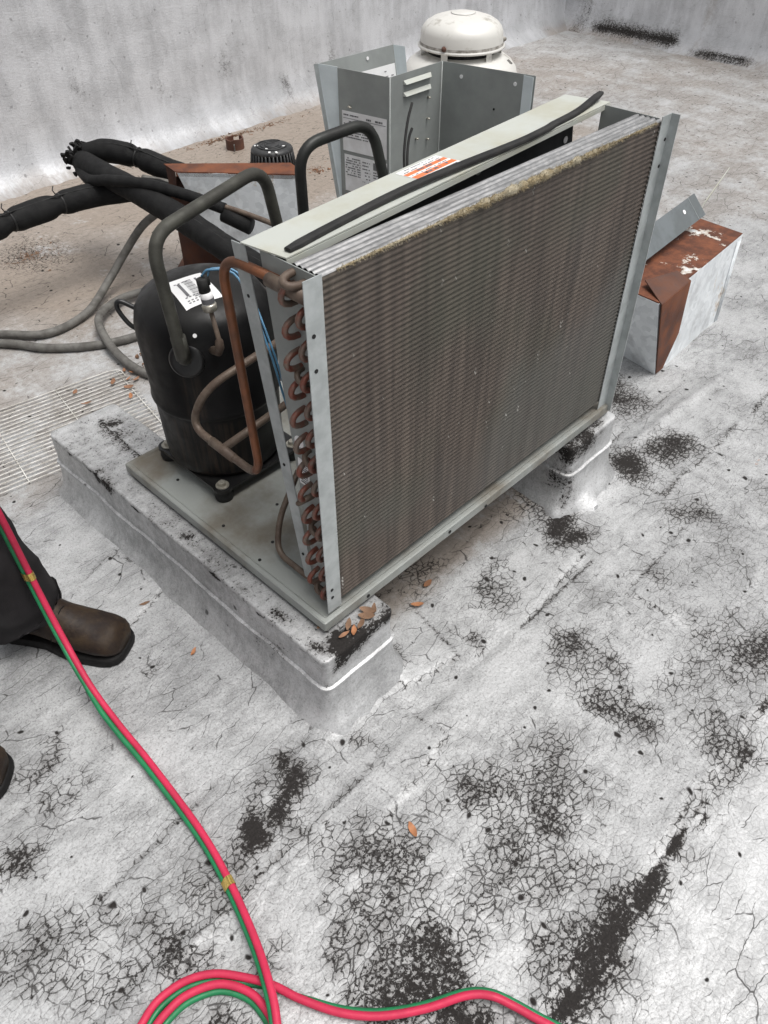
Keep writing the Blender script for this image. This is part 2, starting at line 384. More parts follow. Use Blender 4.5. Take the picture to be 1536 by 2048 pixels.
# ------------------------------------------------------------------ roof deck
BLOBS = [(-0.35, -0.11, 0.038, 1.3), (-0.25, -0.13, 0.041, 1.1), (-0.24, -0.06, 0.037, 0.9), (-0.34, -0.05, 0.028, 0.6), (-0.25, -0.27, 0.051, 0.45), (-0.25, -0.35, 0.057, 0.75), (-0.3, -0.31, 0.04, 0.6), (-0.55, -0.18, 0.046, 0.8), (-0.56, -0.12, 0.047, 0.5), (-0.67, 0.13, 0.039, 0.85), (-0.27, -0.48, 0.059, 0.95), (-0.32, -0.49, 0.057, 1.0), (-0.3, -0.56, 0.063, 1.0), (-0.37, -0.49, 0.042, 0.9), (-0.02, -0.68, 0.039, 1.25), (-0.1, -0.67, 0.041, 1.2), (0.02, -0.69, 0.028, 1.2), (-0.16, -0.67, 0.043, 0.9), (0.01, -0.4, 0.056, 0.8), (0.09, -0.44, 0.057, 0.6), (0.08, -0.49, 0.055, 0.8), (-0.02, -0.48, 0.061, 0.65), (0.3, -0.47, 0.047, 0.85), (0.37, -0.48, 0.033, 0.8), (0.4, -0.64, 0.051, 0.7), (0.4, -0.7, 0.05, 0.85), (0.66, -0.6, 0.055, 0.7), (0.34, -0.7, 0.039, 0.6), (0.67, -0.05, 0.042, 1.1), (0.63, -0.12, 0.044, 1.05), (0.68, 0.03, 0.063, 0.75), (0.37, -0.08, 0.045, 0.7), (0.39, -0.12, 0.036, 0.5), (0.26, -0.13, 0.03, 0.7), (1.02, -0.08, 0.061, 1.2), (1.16, -0.11, 0.058, 1.1), (1.26, 0.13, 0.065, 1.0), (1.27, 0.09, 0.05, 0.8), (0.38, -0.33, 0.041, 0.75), (0.41, -0.39, 0.052, 0.6), (0.92, -0.3, 0.046, 0.6), (0.66, -0.36, 0.04, 0.5), (0.35, -0.37, 0.067, 0.5), (-0.62, -0.08, 0.047, 0.55), (-0.69, -0.04, 0.054, 0.55), (-0.73, -0.06, 0.044, 0.5), (-0.5, -0.33, 0.032, 0.8), (-0.42, -0.29, 0.034, 0.5), (-0.33, -0.38, 0.031, 0.6), (0.0, -0.56, 0.059, 0.5), (-0.12, -0.5, 0.072, 0.45), (-0.25, -0.19, 0.054, 0.45), (-0.56, 0.27, 0.035, 0.7), (-0.52, 0.2, 0.038, 0.5), (0.66, -0.5, 0.075, 0.45), (0.49, -0.52, 0.056, 0.5), (0.1, -0.07, 0.028, 0.5), (-0.05, -0.18, 0.025, 0.6), (0.3, 0.11, 0.047, 0.6), (0.24, 0.13, 0.034, 0.6), (0.49, 2.27, 0.111, 0.7), (0.23, -0.7, 0.032, 0.5), (0.13, -0.68, 0.022, 0.9), (0.05, -0.68, 0.02, 1.1), (0.23, -0.66, 0.014, 1.2), (-0.24, 0.3, 0.023, 0.5), (-0.11, -0.6, 0.031, 0.7), (-0.18, -0.5, 0.046, 0.6), (-0.44, -0.14, 0.049, 0.45), (-0.63, -0.17, 0.044, 0.6), (-0.69, -0.13, 0.058, 0.5), (-0.11, -0.34, 0.053, 0.4)]
def axis(segs):
    out = []
    for a, b, d in segs: out += list(np.arange(a, b - 1e-6, d))
    return np.array(out + [segs[-1][1]])
def grid_faces(nx, ny):
    i = np.arange(nx - 1)[:, None]; j = np.arange(ny - 1)[None, :]
    a = i * ny + j; return np.stack([a, a + ny, a + ny + 1, a + 1], -1).reshape(-1, 4)
WALL_Y, WALL_X = 2.97, 5.08
def deck():
    X = axis([(-14, -3, 1.0), (-3, -.95, .1), (-.95, 1.35, .0085), (1.35, 5.3, .035)])
    Y = axis([(-14, -3, 1.0), (-3, -1.0, .1), (-1.0, 1.05, .0085), (1.05, 3.2, .03)])
    gx, gy = np.meshgrid(X, Y, indexing='ij'); x, y = gx.ravel(), gy.ravel()
    z = .006 * fbm(x * 2.2, y * 2.2) + .004 * fbm(x * 9, y * 9, 3) + .0016 * fbm(x * 34, y * 34, 3)
    # wrinkles of the sheet, running along x
    wr = fbm(x * 2.5 + .4 * fbm(x * 3, y * 3), y * 13, 3); z += .007 * np.maximum(0, wr - .06) * sstep(-.9, .1, y)
    # laps between the rolls and cut patches: real steps
    def lap(c, h, w=.007): return h * sstep(-w, w, c)
    wob = .008 * fbm(x * 5, y * 5); tone = .46 * fbm(x * 1.6, y * 4.2 + 2, 4) + .36 * fbm(x * 3.5, y * 17, 4); edge = np.zeros_like(x)
    for c in (-.655, -.19, 1.18, 2.1): edge = np.maximum(edge, np.exp(-((y - c + wob) / .006) ** 2) * (vnoise(x * 7, y * 0 + c) > .35))
    z -= lap(-(y + .655 + wob), .004) ; z += .004 * sstep(-.60, -.655, y + wob) * sstep(-.72, -.655, y + wob)
    z += lap(-(y + .19 + wob), .0035) + lap((y - 1.18 + wob), .004) + lap(y - 2.1 + wob, .004)
    for (x0, x1, y0, y1, h, a) in [(.30, .62, -.18, .06, .004, .1), (.08, .22, -.13, .10, .004, -.2), (-.25, .02, -.27, -.05, .003, .15), (-.30, -.12, .44, .62, .004, .3),
                                   (.95, 1.5, -.20, .02, .003, 0), (.6, .98, -.5, -.3, .003, .05), (-.6, -.3, -.2, -.02, .003, .1), (1.3, 2.1, -.5, -.25, .003, 0)]:
        cx, cy = (x0 + x1) / 2, (y0 + y1) / 2; c, s = math.cos(a), math.sin(a)
        u = (x - cx) * c + (y - cy) * s; v = -(x - cx) * s + (y - cy) * c
        d = np.minimum((x1 - x0) / 2 - np.abs(u), (y1 - y0) / 2 - np.abs(v)); z += h * sstep(-.004, .006, d + wob * .5); q = d + wob * .5; tone += (.16 if h > .0035 else -.14) * sstep(-.003, .004, q); edge = np.maximum(edge, np.exp(-((q + .002) / .005) ** 2) * np.clip(vnoise(x * 9 + cx * 7, y * 9) * 1.6 - .1, 0, 1))
    # buckle ridge
    z += .010 * np.exp(-((y + .02 + .25 * (x - 1.0) * .2) / .015) ** 2) * sstep(.98, 1.1, x) * sstep(1.7, 1.5, x)
    # the coating is swept up against the curbs
    for (cx, cy, hx, hy) in [(-.01, .43, .088, .49), (.825, .43, .094, .465)]:
        d = np.hypot(np.maximum(np.abs(x - cx) - hx, 0), np.maximum(np.abs(y - cy) - hy, 0))
        z += .018 * np.exp(-(d / .030) ** 1.3) + .008 * fbm(x * 16, y * 16, 3) * np.exp(-(d / .10) ** 2)
    z = np.where((x < -2.9) | (y < -2.9), 0, z)
    wear = .08 + .26 * fbm(x * 1.5, y * 1.5, 4) + .10 * sstep(.1, -.5, y) + .06 * sstep(.0, 1.0, x) * sstep(.5, -.2, y)
    wear -= .22 * sstep(1.0, 1.6, y) + .10 * sstep(-.75, -.95, y) * sstep(.1, .4, x) + .12 * sstep(1.6, 2.4, x)
    wear -= .10 * sstep(.15, .5, y) * sstep(.0, -.2, x)
    jx = x + .13 * fbm(x * 11, y * 15, 4) + .15 * fbm(x * 4.5 + 3, y * 6, 3); jy = y + .10 * fbm(x * 11 + 31, y * 15, 4) + .11 * fbm(x * 4.5 + 13, y * 6 + 7, 3)
    for (bx, by, r, s) in BLOBS:
        wear = np.maximum(wear, s * np.exp(-(((jx - bx) ** 2 + (jy - by) ** 2) / (r * 1.38) ** 2)))
    seam = np.exp(-((y + .672 + 2 * wob) / (.009 + .010 * sstep(.15, -.1, x))) ** 2) * sstep(-.35, -.2, x) * sstep(.29, .23, x); wear = np.maximum(wear, 1.5 * seam * sstep(-.22, .02, fbm(x * 16, y * 16, 4)))
    seam2 = np.exp(-((y + .66 + wob) / .006) ** 2) * sstep(.25, .4, x); wear = np.maximum(wear, .95 * seam2 * sstep(-.15, .1, fbm(x * 9, y * 9, 3)))
    wear = np.where((y < -.69) & (x > -.05), wear * .45, wear); wear = np.maximum(wear, .62 * edge * (y < 1.0))
    tone += .22 * sstep(-.68, -.72, y) * sstep(-.1, .1, x)
    dirt_dim = sstep(.9, 1.7, y) * (1 - .75 * sstep(1.8, 3.3, x)) * 1.15 + .85 * sstep(1.6, 2.4, y) * sstep(3.4, 2.2, x) + .5 * sstep(2.9, 2.3, np.hypot(x - 3.9, y - 1.9) + .6)
    dirt_dim = dirt_dim * (.55 + 1.5 * np.maximum(0, fbm(x * 1.7 + 5, y * 1.7) + .18))
    dirt_dim = np.maximum(dirt_dim, .55 * sstep(.85, 1.0, y) * sstep(.5, .3, x))
    und = sstep(.05, .12, x) * sstep(.85, .75, x) * sstep(-.02, .06, y) * sstep(.9, .7, y); dirt_dim = np.maximum(dirt_dim, und * 1.0)
    dirt_dim = np.maximum(dirt_dim, .55 * np.exp(-(((x - 3.4) / .5) ** 2 + ((y - 1.4) / .2) ** 2)))
    V = np.stack([x, y, z], -1)
    o = mesh_obj('roof_deck', V, grid_faces(len(X), len(Y)).tolist(), M['roof'], smooth=True, attrs={'wear': wear, 'dirt_dim': dirt_dim, 'tone': np.clip(tone, -.6, .6)})
    tag(o, kind='structure')
    return o
deck()

def parapet(name, label, along, n_w):
    """a tall parapet whose coating sweeps down onto the deck in a cove; along = 'x' or 'y'"""
    if along == 'x': U = axis([(-6, -.2, .12), (-.2, 5.2, .03)])
    else: U = axis([(-6, .4, .12), (.4, 3.1, .03)])
    prof = [(-.22, -.008), (-.17, .001), (-.125, .010), (-.09, .026), (-.06, .050), (-.036, .085), (-.02, .135)] + [(-.012 + .012 * min(1, (h - .19) / .3), h) for h in np.arange(.19, 1.5, .045)] + [(0, 1.5), (.02, 1.53), (.25, 1.53), (.27, 1.5), (.27, 0)]
    prof = np.array(prof); k = len(prof)
    u = np.repeat(U, k); d = np.tile(prof[:, 0], len(U)); h = np.tile(prof[:, 1], len(U))
    face = (d < .01)
    nrm = .012 * fbm(u * 1.5, h * 1.1) + .010 * fbm(u * 5, h * .8 + 3, 3) + .003 * fbm(u * 22, h * 4, 3)
    for c in (.95, 1.9, 2.75, 3.35, 4.2): nrm = nrm + .006 * np.exp(-((u - c - .05 * h + .02 * fbm(h * 3, u * 0 + c)) / .018) ** 2)
    d = d + np.where(face, -nrm, 0) * sstep(-.22, -.12, d); hh = h + np.where(face & (h < .2) & (d > -.18), .012 * fbm(u * 8, d * 20), 0)
    wear = -.12 + .12 * fbm(u * 3, h * 2) + np.zeros_like(u)
    if along == 'x':
        wear += .30 * np.exp(-((h - .05) / .08) ** 2) * np.maximum(0, fbm(u * 3 + 4, h * 2) + .1) * 2
        for c, hz, s in [(1.62, .25, .6), (2.02, .28, .55), (2.75, .2, .6), (1.2, .33, .45), (2.4, .12, .6)]:
            wear = np.maximum(wear, s * np.exp(-(((u - c) / .035) ** 2 + ((h - hz) / .06) ** 2)))
        V = np.stack([u, WALL_Y + d, hh], -1)
    else:
        wear = np.maximum(wear, 1.15 * np.exp(-((h - .055) / .035) ** 2) * sstep(2.75, 2.6, u + .1 * fbm(u * 20, h * 9)) * sstep(1.95, 2.05, u))
        wear = np.maximum(wear, .95 * np.exp(-((h - .02) / .02) ** 2) * sstep(1.98, 1.8, u) * sstep(1.35, 1.55, u))
        wear = np.maximum(wear, .8 * np.exp(-(((u - 2.75) / .09) ** 2)) * sstep(.7, .1, h) * (fbm(u * 30, h * 3) + .55))
        V = np.stack([WALL_X + d, u, hh], -1)
    dirt_dim = .75 * np.exp(-(np.maximum(h, 0) / .05) ** 2) * sstep(.16, -.1, fbm(u * 2, h) - .05); tone = -.50 * np.exp(-(np.maximum(h, 0) / .10) ** 2) * (.55 + 1.3 * vnoise(u * 5, h * 9)) - .34 * np.maximum(0, fbm(u * 4, h * .5, 3)) * sstep(.6, .2, h) * 2  # cove painted browner and darker to offset the sun on it; smudges above
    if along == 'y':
        for c in (1.88, 1.22): dirt_dim = np.maximum(dirt_dim, .55 * np.exp(-((u - c + .08 * h) / .03) ** 2))
    F = grid_faces(len(U), k).tolist()
    if along == 'x': F = [f[::-1] for f in F]
    o = mesh_obj(name, V, F, M['wall' if along == 'x' else 'wall_b'], smooth=True, attrs={'wear': wear, 'dirt_dim': dirt_dim, 'tone': tone})
    return tag(o, label, 'wall')
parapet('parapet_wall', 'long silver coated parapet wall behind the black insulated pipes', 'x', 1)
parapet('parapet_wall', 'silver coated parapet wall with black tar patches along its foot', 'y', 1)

# ------------------------------------------------------------------ coated curbs carrying the unit
def curb(label, x0, x1, y0, y1, seed, patches):
    hx, hy = (x1 - x0) / 2, (y1 - y0) / 2; cx, cy = (x0 + x1) / 2, (y0 + y1) / 2
    def outline(off, n=200):
        r = .014 + off * .8; X, Y = hx + off - r, hy + off - r
        per = [(X, -Y, X, Y, 0), (X, Y, -X, Y, 1), (-X, Y, -X, -Y, 2), (-X, -Y, X, -Y, 3)]
        pts = []
        for (ax, ay, bx, by, k) in per:
            L = math.hypot(bx - ax, by - ay); m = max(8, int(60 * L))
            nx, ny = [(1, 0), (0, 1), (-1, 0), (0, -1)][k]
            for i in range(m): t = i / m; pts.append((ax + (bx - ax) * t + nx * r, ay + (by - ay) * t + ny * r))
            for i in range(6):
                a = k * math.pi / 2 + i / 6 * math.pi / 2; pts.append((bx + math.cos(a) * r, by + math.sin(a) * r))
        return pts
    base = outline(0); N = len(base)
    nrm = []
    for i in range(N):
        a = base[i - 1]; b = base[(i + 1) % N]; t = Vector((b[0] - a[0], b[1] - a[1])).normalized(); nrm.append((t.y, -t.x))
    prof = [(.040, -.012), (.030, .008), (.020, .020), (.012, .036), (.008, .058), (.006, .080), (.0052, .096), (.0088, .100), (.0086, .1040), (.0030, .1058), (.0012, .125), (.001, .145), (.0010, .160), (.0016, .172), (.0016, .1770), (.0002, .1798), (-.0025, .1812), (-.014, .1800), (-.022, .180), (-.035, .180), (-.05, .180), (-.068, .180)]
    V = []; wear = []; dirt_dim = []
    for (off, z) in prof:
        off = max(off, -(hx - .012))
        for i, (bx, by) in enumerate(base):
            px, py = bx + nrm[i][0] * off, by + nrm[i][1] * off
            if off < -.03: px = max(-(hx + off), min(hx + off, bx)); py = max(-(hy + off), min(hy + off, by))
            V.append((cx + px, cy + py, z))
    V = np.array(V); x, y, z = V.T
    side = sstep(.181, .16, z)
    nn = .006 * fbm(x * 6 + y * 9, z * 9 + seed) + .003 * fbm((x + y) * 30, z * 30 + seed, 3)
    wig = .006 * fbm((x - y) * 7 + seed, z * 0 + seed, 3)
    NX = np.tile([a for a, b in nrm], len(prof)); NY = np.tile([b for a, b in nrm], len(prof))
    V[:, 0] += NX * nn * (.3 + side); V[:, 1] += NY * nn * (.3 + side)
    V[:, 2] += np.where((z > .06) & (z < .15), wig, 0) + np.where(z > .17, .004 * fbm(x * 14 + seed, y * 14, 3) - .0015, 0)
    V[:, 2] = np.minimum(V[:, 2], .1822); V[:, 2] *= 1.045
    wear = .14 + .30 * fbm(x * 7 + seed, y * 7) + .24 * sstep(.172, .178, z) - .12 * side + .15 * sstep(.03, -.01, z)
    jx = x + .05 * fbm(x * 24, y * 24 + z * 9, 3); jy = y + .05 * fbm(x * 24 + 9, y * 24 + z * 20, 3)
    for (bx, by, bz, r, s) in patches:
        wear = np.maximum(wear, s * np.exp(-((jx - bx) ** 2 + (jy - by) ** 2 + (z - bz) ** 2) / r ** 2))
    chip = np.exp(-((z - .177) / .0075) ** 2) * sstep(.08, .2, fbm((x + y) * 17 + seed, (x - y) * 17 + seed, 3)); wear = np.maximum(wear, 1.1 * chip)
    skirt = sstep(.055, .0, z) * sstep(y0 + .16, y0, y) * (.004 + .075 * np.maximum(0, fbm((x * .8 - y) * 17 + seed, z * 4, 3))); V[:, 0] += NX * skirt * .7; V[:, 1] += NY * skirt * 1.2
    n = len(base); F = []
    for r in range(len(prof) - 1):
        for k in range(n): F.append((r * n + k, r * n + (k + 1) % n, (r + 1) * n + (k + 1) % n, (r + 1) * n + k))
    F.append(tuple((len(prof) - 1) * n + k for k in range(n)))
    o = mesh_obj('curb_block', V, F, M['curb'], smooth=True, attrs={'wear': wear, 'dirt_dim': np.zeros(len(V))})
    o.data.set_sharp_from_angle(angle=math.radians(38))
    return tag(o, label, 'curb', 'coated curbs under the unit')
curb('silver coated curb under the compressor end of the unit', -.10, .08, -.062, .922, 3,
     [(-.045, -.052, .18, .040, 1.4), (-.015, -.050, .18, .034, 1.3), (.03, -.054, .18, .022, 1.2), (.055, -.054, .18, .02, 1.1), (-.07, -.055, .16, .028, 1.0), (-.085, -.03, .178, .022, 1.0), (-.098, -.06, .12, .012, .9),
      (-.085, .09, .18, .018, 1.2), (-.082, .06, .18, .012, 1.2), (-.088, .18, .18, .012, 1.0), (-.075, .40, .18, .015, 1.2), (-.10, .66, .176, .022, 1.1), (-.10, .70, .176, .02, 1.1), (.02, .85, .18, .028, 1.1), (.0, .80, .18, .03, .8), (.035, .80, .18, .02, .8), (-.06, .72, .18, .02, .6), (-.105, .06, .12, .05, .55), (-.105, .12, .10, .05, .5)])
curb('silver coated curb under the far end of the coil', .728, .92, -.035, .90, 8,
     [(.79, -.03, .18, .05, 1.0), (.74, -.03, .17, .045, 1.1), (.85, -.025, .18, .03, .9), (.733, -.02, .08, .05, .8), (.735, -.035, .05, .04, .8)])

# ------------------------------------------------------------------ the opened condensing unit
unit = thing('condensing_unit', 'opened air conditioning condensing unit with exposed coil, black compressor and copper tubing', 'condensing unit', (.42, .32, .184))
ZT, ZP = .88, .216          # top of the cabinet, top face of the base pan
# base pan: pressed sheet with a turned-down rim
def pan():
    x0, x1, y0, y1 = -.052, .915, -.014, .652
    def ring(i, z, r):
        X0, X1, Y0, Y1 = x0 + i, x1 - i, y0 + i, y1 - i; out = []
        for (cx, cy, a0) in ((X1 - r, Y0 + r, -90), (X1 - r, Y1 - r, 0), (X0 + r, Y1 - r, 90), (X0 + r, Y0 + r, 180)):
            for k in range(5): a = math.radians(a0 + 22.5 * k); out.append((cx + r * math.cos(a), cy + r * math.sin(a), z))
        return out
    m = MB().loft([ring(0, .1965, .004), ring(0, .2165, .004), ring(.0025, .2190, .0035), ring(.009, .2190, .003), ring(.013, ZP, .002)])
    return m.build('base_pan', M['pan'], unit, sharp=30)
base = pan()
for (x, y) in ((.0, .52), (-.02, .33), (-.03, .2), (.02, .22), (.1, .3)):
    MB().lathe([(.0035, 0), (.0035, .0012)], (x, y, ZP), 12).build('drain_hole', M['hole'], base)
for (x, z) in ((.06, .205), (.30, .207), (.42, .2)):
    MB().lathe([(.004, 0), (.004, .0012)], (x, -.0143, z), 12, (0, -1, 0)).build('rivet_hole', M['hole'], base)

# coil: corrugated fin block
CX0, CX1, CY1, CZ0 = .0, .872, .056, .236
def corr_face():
    n = 70; per = 6; zs = []; ds = []
    for i in range(n * per + 1):
        t = i / per; zs.append(CZ0 + (ZT - .004 - CZ0) * i / (n * per)); ds.append(0.0028 * (.5 - .5 * math.cos(2 * math.pi * t)))
    xs = np.linspace(CX0, CX1, 60); V = []; 
    for x in xs:
        for z, d in zip(zs, ds):
            w = .0006 * float(fbm(x * 9, z * 7, 3)) + .0004 * float(vnoise(x * 90, z * 22))
            V.append((x, -d + w, z))
    ny = len(zs); F = [f for f in grid_faces(len(xs), ny).tolist()]
    # close the block: top strip handled separately; back, ends, bottom
    k = len(V); V += [(CX0, CY1, CZ0), (CX1, CY1, CZ0), (CX1, CY1, ZT - .004), (CX0, CY1, ZT - .004)]
    F += [(k + 3, k + 2, k + 1, k), tuple([i for i in range(ny)] + [k + 3, k]), tuple([(len(xs) - 1) * ny + i for i in range(ny - 1, -1, -1)] + [k + 1, k + 2])]
    return V, F
V, F = corr_face(); coil = mesh_obj('coil_block', V, F, M['coil'], unit, smooth=True)
try: coil.data.set_sharp_from_angle(angle=math.radians(60))
except Exception: pass
def coil_top():
    n = 5; per = 6; V = []; xs = np.linspace(CX0, CX1, 50)
    for x in xs:
        for i in range(n * per + 1):
            y = -.001 + (CY1 + .001) * i / (n * per); d = .0035 * abs(math.sin(math.pi * i / per))
            V.append((x, y, ZT - .004 + d + .0008 * float(fbm(x * 14, y * 60, 3))))
    return V, grid_faces(len(xs), n * per + 1).tolist()
V, F = coil_top(); mesh_obj('fin_top', V, F, M['aluminium'], coil, smooth=True)
# lint felted along the top front edge
def lint():
    r = random.Random(5); m = MB(); path = []; rad = []
    for i in range(160):
        t = i / 159; x = .03 + .82 * t
        amt = max(0, math.sin(math.pi * min(1, max(0, (x - .22) / .5)))) ** .8 * .75 + .18 * float(vnoise(x * 9, 3.3))
        path.append((x, -.001 - .002 * amt, ZT - .003)); rad.append(.0010 + .0062 * amt * (.25 + 1.3 * float(vnoise(x * 85, 1.7))))
    m.tube(path, rad, 9)
    for i in range(9000):
        k = r.randrange(160); p = Vector(path[k]); R = rad[k]
        if R < .002 and r.random() < .6: continue
        a = r.uniform(-2.6, 1.9); d = Vector((r.uniform(-.5, .5), math.cos(a) * -1, math.sin(a))).normalized()
        b = p + d * R * .85 + Vector((r.uniform(-.003, .003), 0, 0)); L = r.uniform(.0015, .0075)
        t = (d + Vector((r.gauss(0, .6), r.gauss(0, .5), r.gauss(0, .5)))).normalized() * L; w = Vector((r.uniform(-1, 1), r.uniform(-1, 1), r.uniform(-1, 1))).normalized() * .0005
        m.add([b - w, b + w, b + t], [(0, 1, 2)])
    return tag(m.build('lint', M['lint'], coil), kind='stuff')
lint()
# flanges at both ends of the coil face
def strip(name, x0, x1, z0, z1, y, mat, parent, fold=.0):
    m = MB().box(((x0 + x1) / 2, y, (z0 + z1) / 2), (x1 - x0, .0016, z1 - z0))
    return m.build(name, mat, parent)
fl = strip('coil_flange', -.034, -.001, .226, ZT + .003, -.0045, M['flange'], unit)
for z in (.80, .745, .262, .282): MB().lathe([(.0034, 0), (.0034, .0008)], (-.022, -.0053, z), 12, (0, -1, 0)).build('screw_hole', M['hole'], fl)
fr = strip('coil_flange', CX1 - .006, CX1 + .028, .205, ZT + .006, -.0045, M['flange'], unit)
MB().box((CX1 + .0285, -.013, (.205 + ZT + .006) / 2), (.0016, .0185, ZT + .006 - .205)).build('folded_edge', M['flange'], fr)
for z in (.84, .79): MB().lathe([(.0034, 0), (.0034, .0008)], (CX1 + .022, -.0053, z), 12, (0, -1, 0)).build('screw_hole', M['hole'], fr)
# tube sheets
ts = MB().quad((-.0025, -.002, .226), (-.0025, .060, .226), (-.0025, .119, ZT - .003), (-.0025, -.002, ZT - .003), .0016).build('tube_sheet', M['grey_paint'], unit)
MB().box((CX1 + .003, .068, (.226 + ZT) / 2), (.0016, .125, ZT - .226)).build('tube_sheet', M['grey_paint'], unit)
# rating sticker and round mark on the tube sheet
sk = MB().box((-.0038, .066, .505), (.0006, .026, .055)).build('bar_code_sticker', M['paper'], ts)
MB().lathe([(.011, 0), (.011, .0006)], (-.0033, .072, .568), 20, (-1, 0, 0)).build('round_sticker', M['paper'], ts)
for i in range(9): MB().box((-.0043, .066, .484 + i * .0045), (.0003, .018, .0016 if i % 3 else .0028)).build('printed_bar', M['ink'], sk)
# return bends, two staggered rows
def ubend(y, z, y2, z2, out, r=.0049):
    a, b = Vector((0, y, z)), Vector((0, y2, z2)); mid = (a + b) / 2; h = (b - a) / 2; R = h.length; pts = [a + Vector((.004, 0, 0))]
    for k in range(9):
        t = math.pi * k / 8; pts.append(mid - h * math.cos(t) + Vector((-out * math.sin(t) ** .7 if 0 < k < 8 else 0, 0, 0)))
    pts.append(b + Vector((.004, 0, 0))); return MB().tube(pts, r, 10)
z = .852; i = 0
while z > .26:
    j = random.uniform(-.003, .003)
    ubend(.050, z, .049, z - .0275, .030 + j).build('return_bend', M['red_copper'], unit, True)
    ubend(.022, z - .026, .021, z - .053, .026 + j).build('return_bend', M['red_copper'], unit, True)
    if i % 3 == 2: ubend(.047, z - .030, .024, z - .047, .022).build('return_bend', M['dull_copper'], unit, True)
    z -= .0515; i += 1
ubend(.050, ZT - .012, .026, ZT - .020, .030, .006).build('return_bend', M['dull_copper'], unit, True)
ubend(.046, .470, .064, .452, .03).build('return_bend', M['dull_copper'], unit, True)

# shroud behind the coil: yawed and leaning away at its top
TL0, TL1, TR0, TR1 = (0.0, .066, ZT), (-.012, .150, ZT), (.875, .219, ZT), (.896, .126, ZT)
cover = MB().quad(TL0, TL1, TR0, TR1, .0022).build('top_cover', M['cover'], unit)
MB().quad((0.0, .066, ZT - .002), (.896, .126, ZT - .002), (.896, .1255, ZT - .009), (.0, .0655, ZT - .012), .0016).build('cover_lip', M['cover'], cover)
pan_sh = MB()
def sh(u, z, off=0.0):   # front face of the shroud: bottom near the coil, top leaning back
    k = (z - .226) / (ZT - .226); y = .070 + k * (.030 + u * .040) + off
    return (.0 + .90 * u, y, z)
pan_sh.quad(sh(.02, .226, .012), sh(.89, .226, .012), sh(.89, ZT - .003, .012), sh(.02, ZT - .003, .012), .0016)
shroud = pan_sh.build('shroud_panel', M['dark_sheet'], unit)
MB().quad((-.006, .062, .226), (-.006, .088, .226), (-.012, .170, ZT - .002), (-.010, .143, ZT - .002), .0016).build('shroud_flange', M['flange'], shroud)
for (z, y) in ((.80, .148), (.50, .112), (.30, .086)): MB().lathe([(.003, 0), (.003, .001)], (-.0105 if z > .6 else -.0085, y, z), 10, (-1, 0, .02)).build('screw_hole', M['hole'], shroud)
MB().lathe([(.0065, 0), (.0065, .001)], Vector(sh(.86, ZT - .045, .0105)), 16, (0, -1, 0)).build('screw_hole', M['paper'], shroud)
MB().lathe([(.011, 0), (.011, .001)], Vector(sh(.545, ZT - .024, .0105)), 16, (0, -1, .05)).build('knockout', M['grey_paint'], shroud)
# rubber gasket lying crooked on the cover edge
gp = []
for k in range(40):
    t = k / 39; x = .012 + .885 * t
    y = .0775 + .061 * t + .010 * math.sin(t * 7.0) * (1 - t * .4) * (1 if t < .75 else .6) + (.010 * (t - .85) / .15 if t > .85 else 0)
    zz = ZT + .0055 + .004 * max(0, math.sin(t * 6.3 - 1.0)) + (.008 * (t - .9) / .1 if t > .9 else 0); gp.append(Vector((x, y, zz)))
mg = MB(); prof = [(-.0075, -.004), (.0075, -.004), (.0075, .001), (.0055, .0028), (-.0055, .0028), (-.0075, .001)]; rings = []
for k, p in enumerate(gp):
    t = (gp[min(k + 1, 39)] - gp[max(k - 1, 0)]).normalized(); s = Vector((t.y, -t.x, 0)).normalized(); e = 1.0 if 0 < k < 39 else .75
    rings.append([p + s * a * e + Vector((0, 0, b * e)) for a, b in prof])
mg.loft(rings).build('rubber_gasket', M['rubber'], unit, sharp=50)
# warning sticker on the cover
def on_cover(u, v, h=.0019):   # u along the cover 0..1, v across front..back
    a = Vector(TL0).lerp(Vector(TR1), u); b = Vector(TL1).lerp(Vector(TR0), u); p = a.lerp(b, v); return p + Vector((0, 0, h))
def cover_patch(name, u0, u1, v0, v1, h, mat, parent):
    return MB().quad(on_cover(u0, v0, h), on_cover(u1, v0, h), on_cover(u1, v1, h), on_cover(u0, v1, h), .0004).build(name, mat, parent)
wst = cover_patch('warning_sticker', .375, .497, .16, .92, .0015, M['white'], cover)
rs = random.Random(3)
for b, (v0, v1) in enumerate(((.17, .34), (.45, .57), (.65, .75))):
    cover_patch('orange_band', .376, .496, v0, v1, .0018, M['orange'], wst)
    for u in (.395 + .01 * b, .462 + .005 * b):
        p, q, w = on_cover(u, v1 - .02, .0022), on_cover(u + .012, v1 - .02, .0022), on_cover(u + .006, v0 + .02, .0022)
        MB().add([p, q, w], [(0, 1, 2)]).build('warning_triangle', M['ink'], wst)
def word_rows(name, parent, pt, u0, u1, rows, h, n, mat, seed, dens=.62):
    """rows of small print: one flat mesh of dashes too small to read"""
    r = random.Random(seed); m = MB()
    for v in rows:
        u = u0
        while u < u1:
            w = min(r.uniform(.5, 2.2) * (u1 - u0) / n, u1 - u)
            if r.random() < dens: m.add([pt(u, v - h / 2), pt(u + w * .85, v - h / 2), pt(u + w * .85, v + h / 2), pt(u, v + h / 2)], [(0, 1, 2, 3)])
            u += w
    return m.build(name, mat, parent)
cp = lambda u, v: on_cover(u, v, .0022)
word_rows('small_print', wst, cp, .382, .49, (.39, .60, .785, .87), .022, 26, M['ink'], 1)
word_rows('warning_print', wst, cp, .41, .455, (.26, .51, .70), .06, 12, M['ink'], 2, .8)

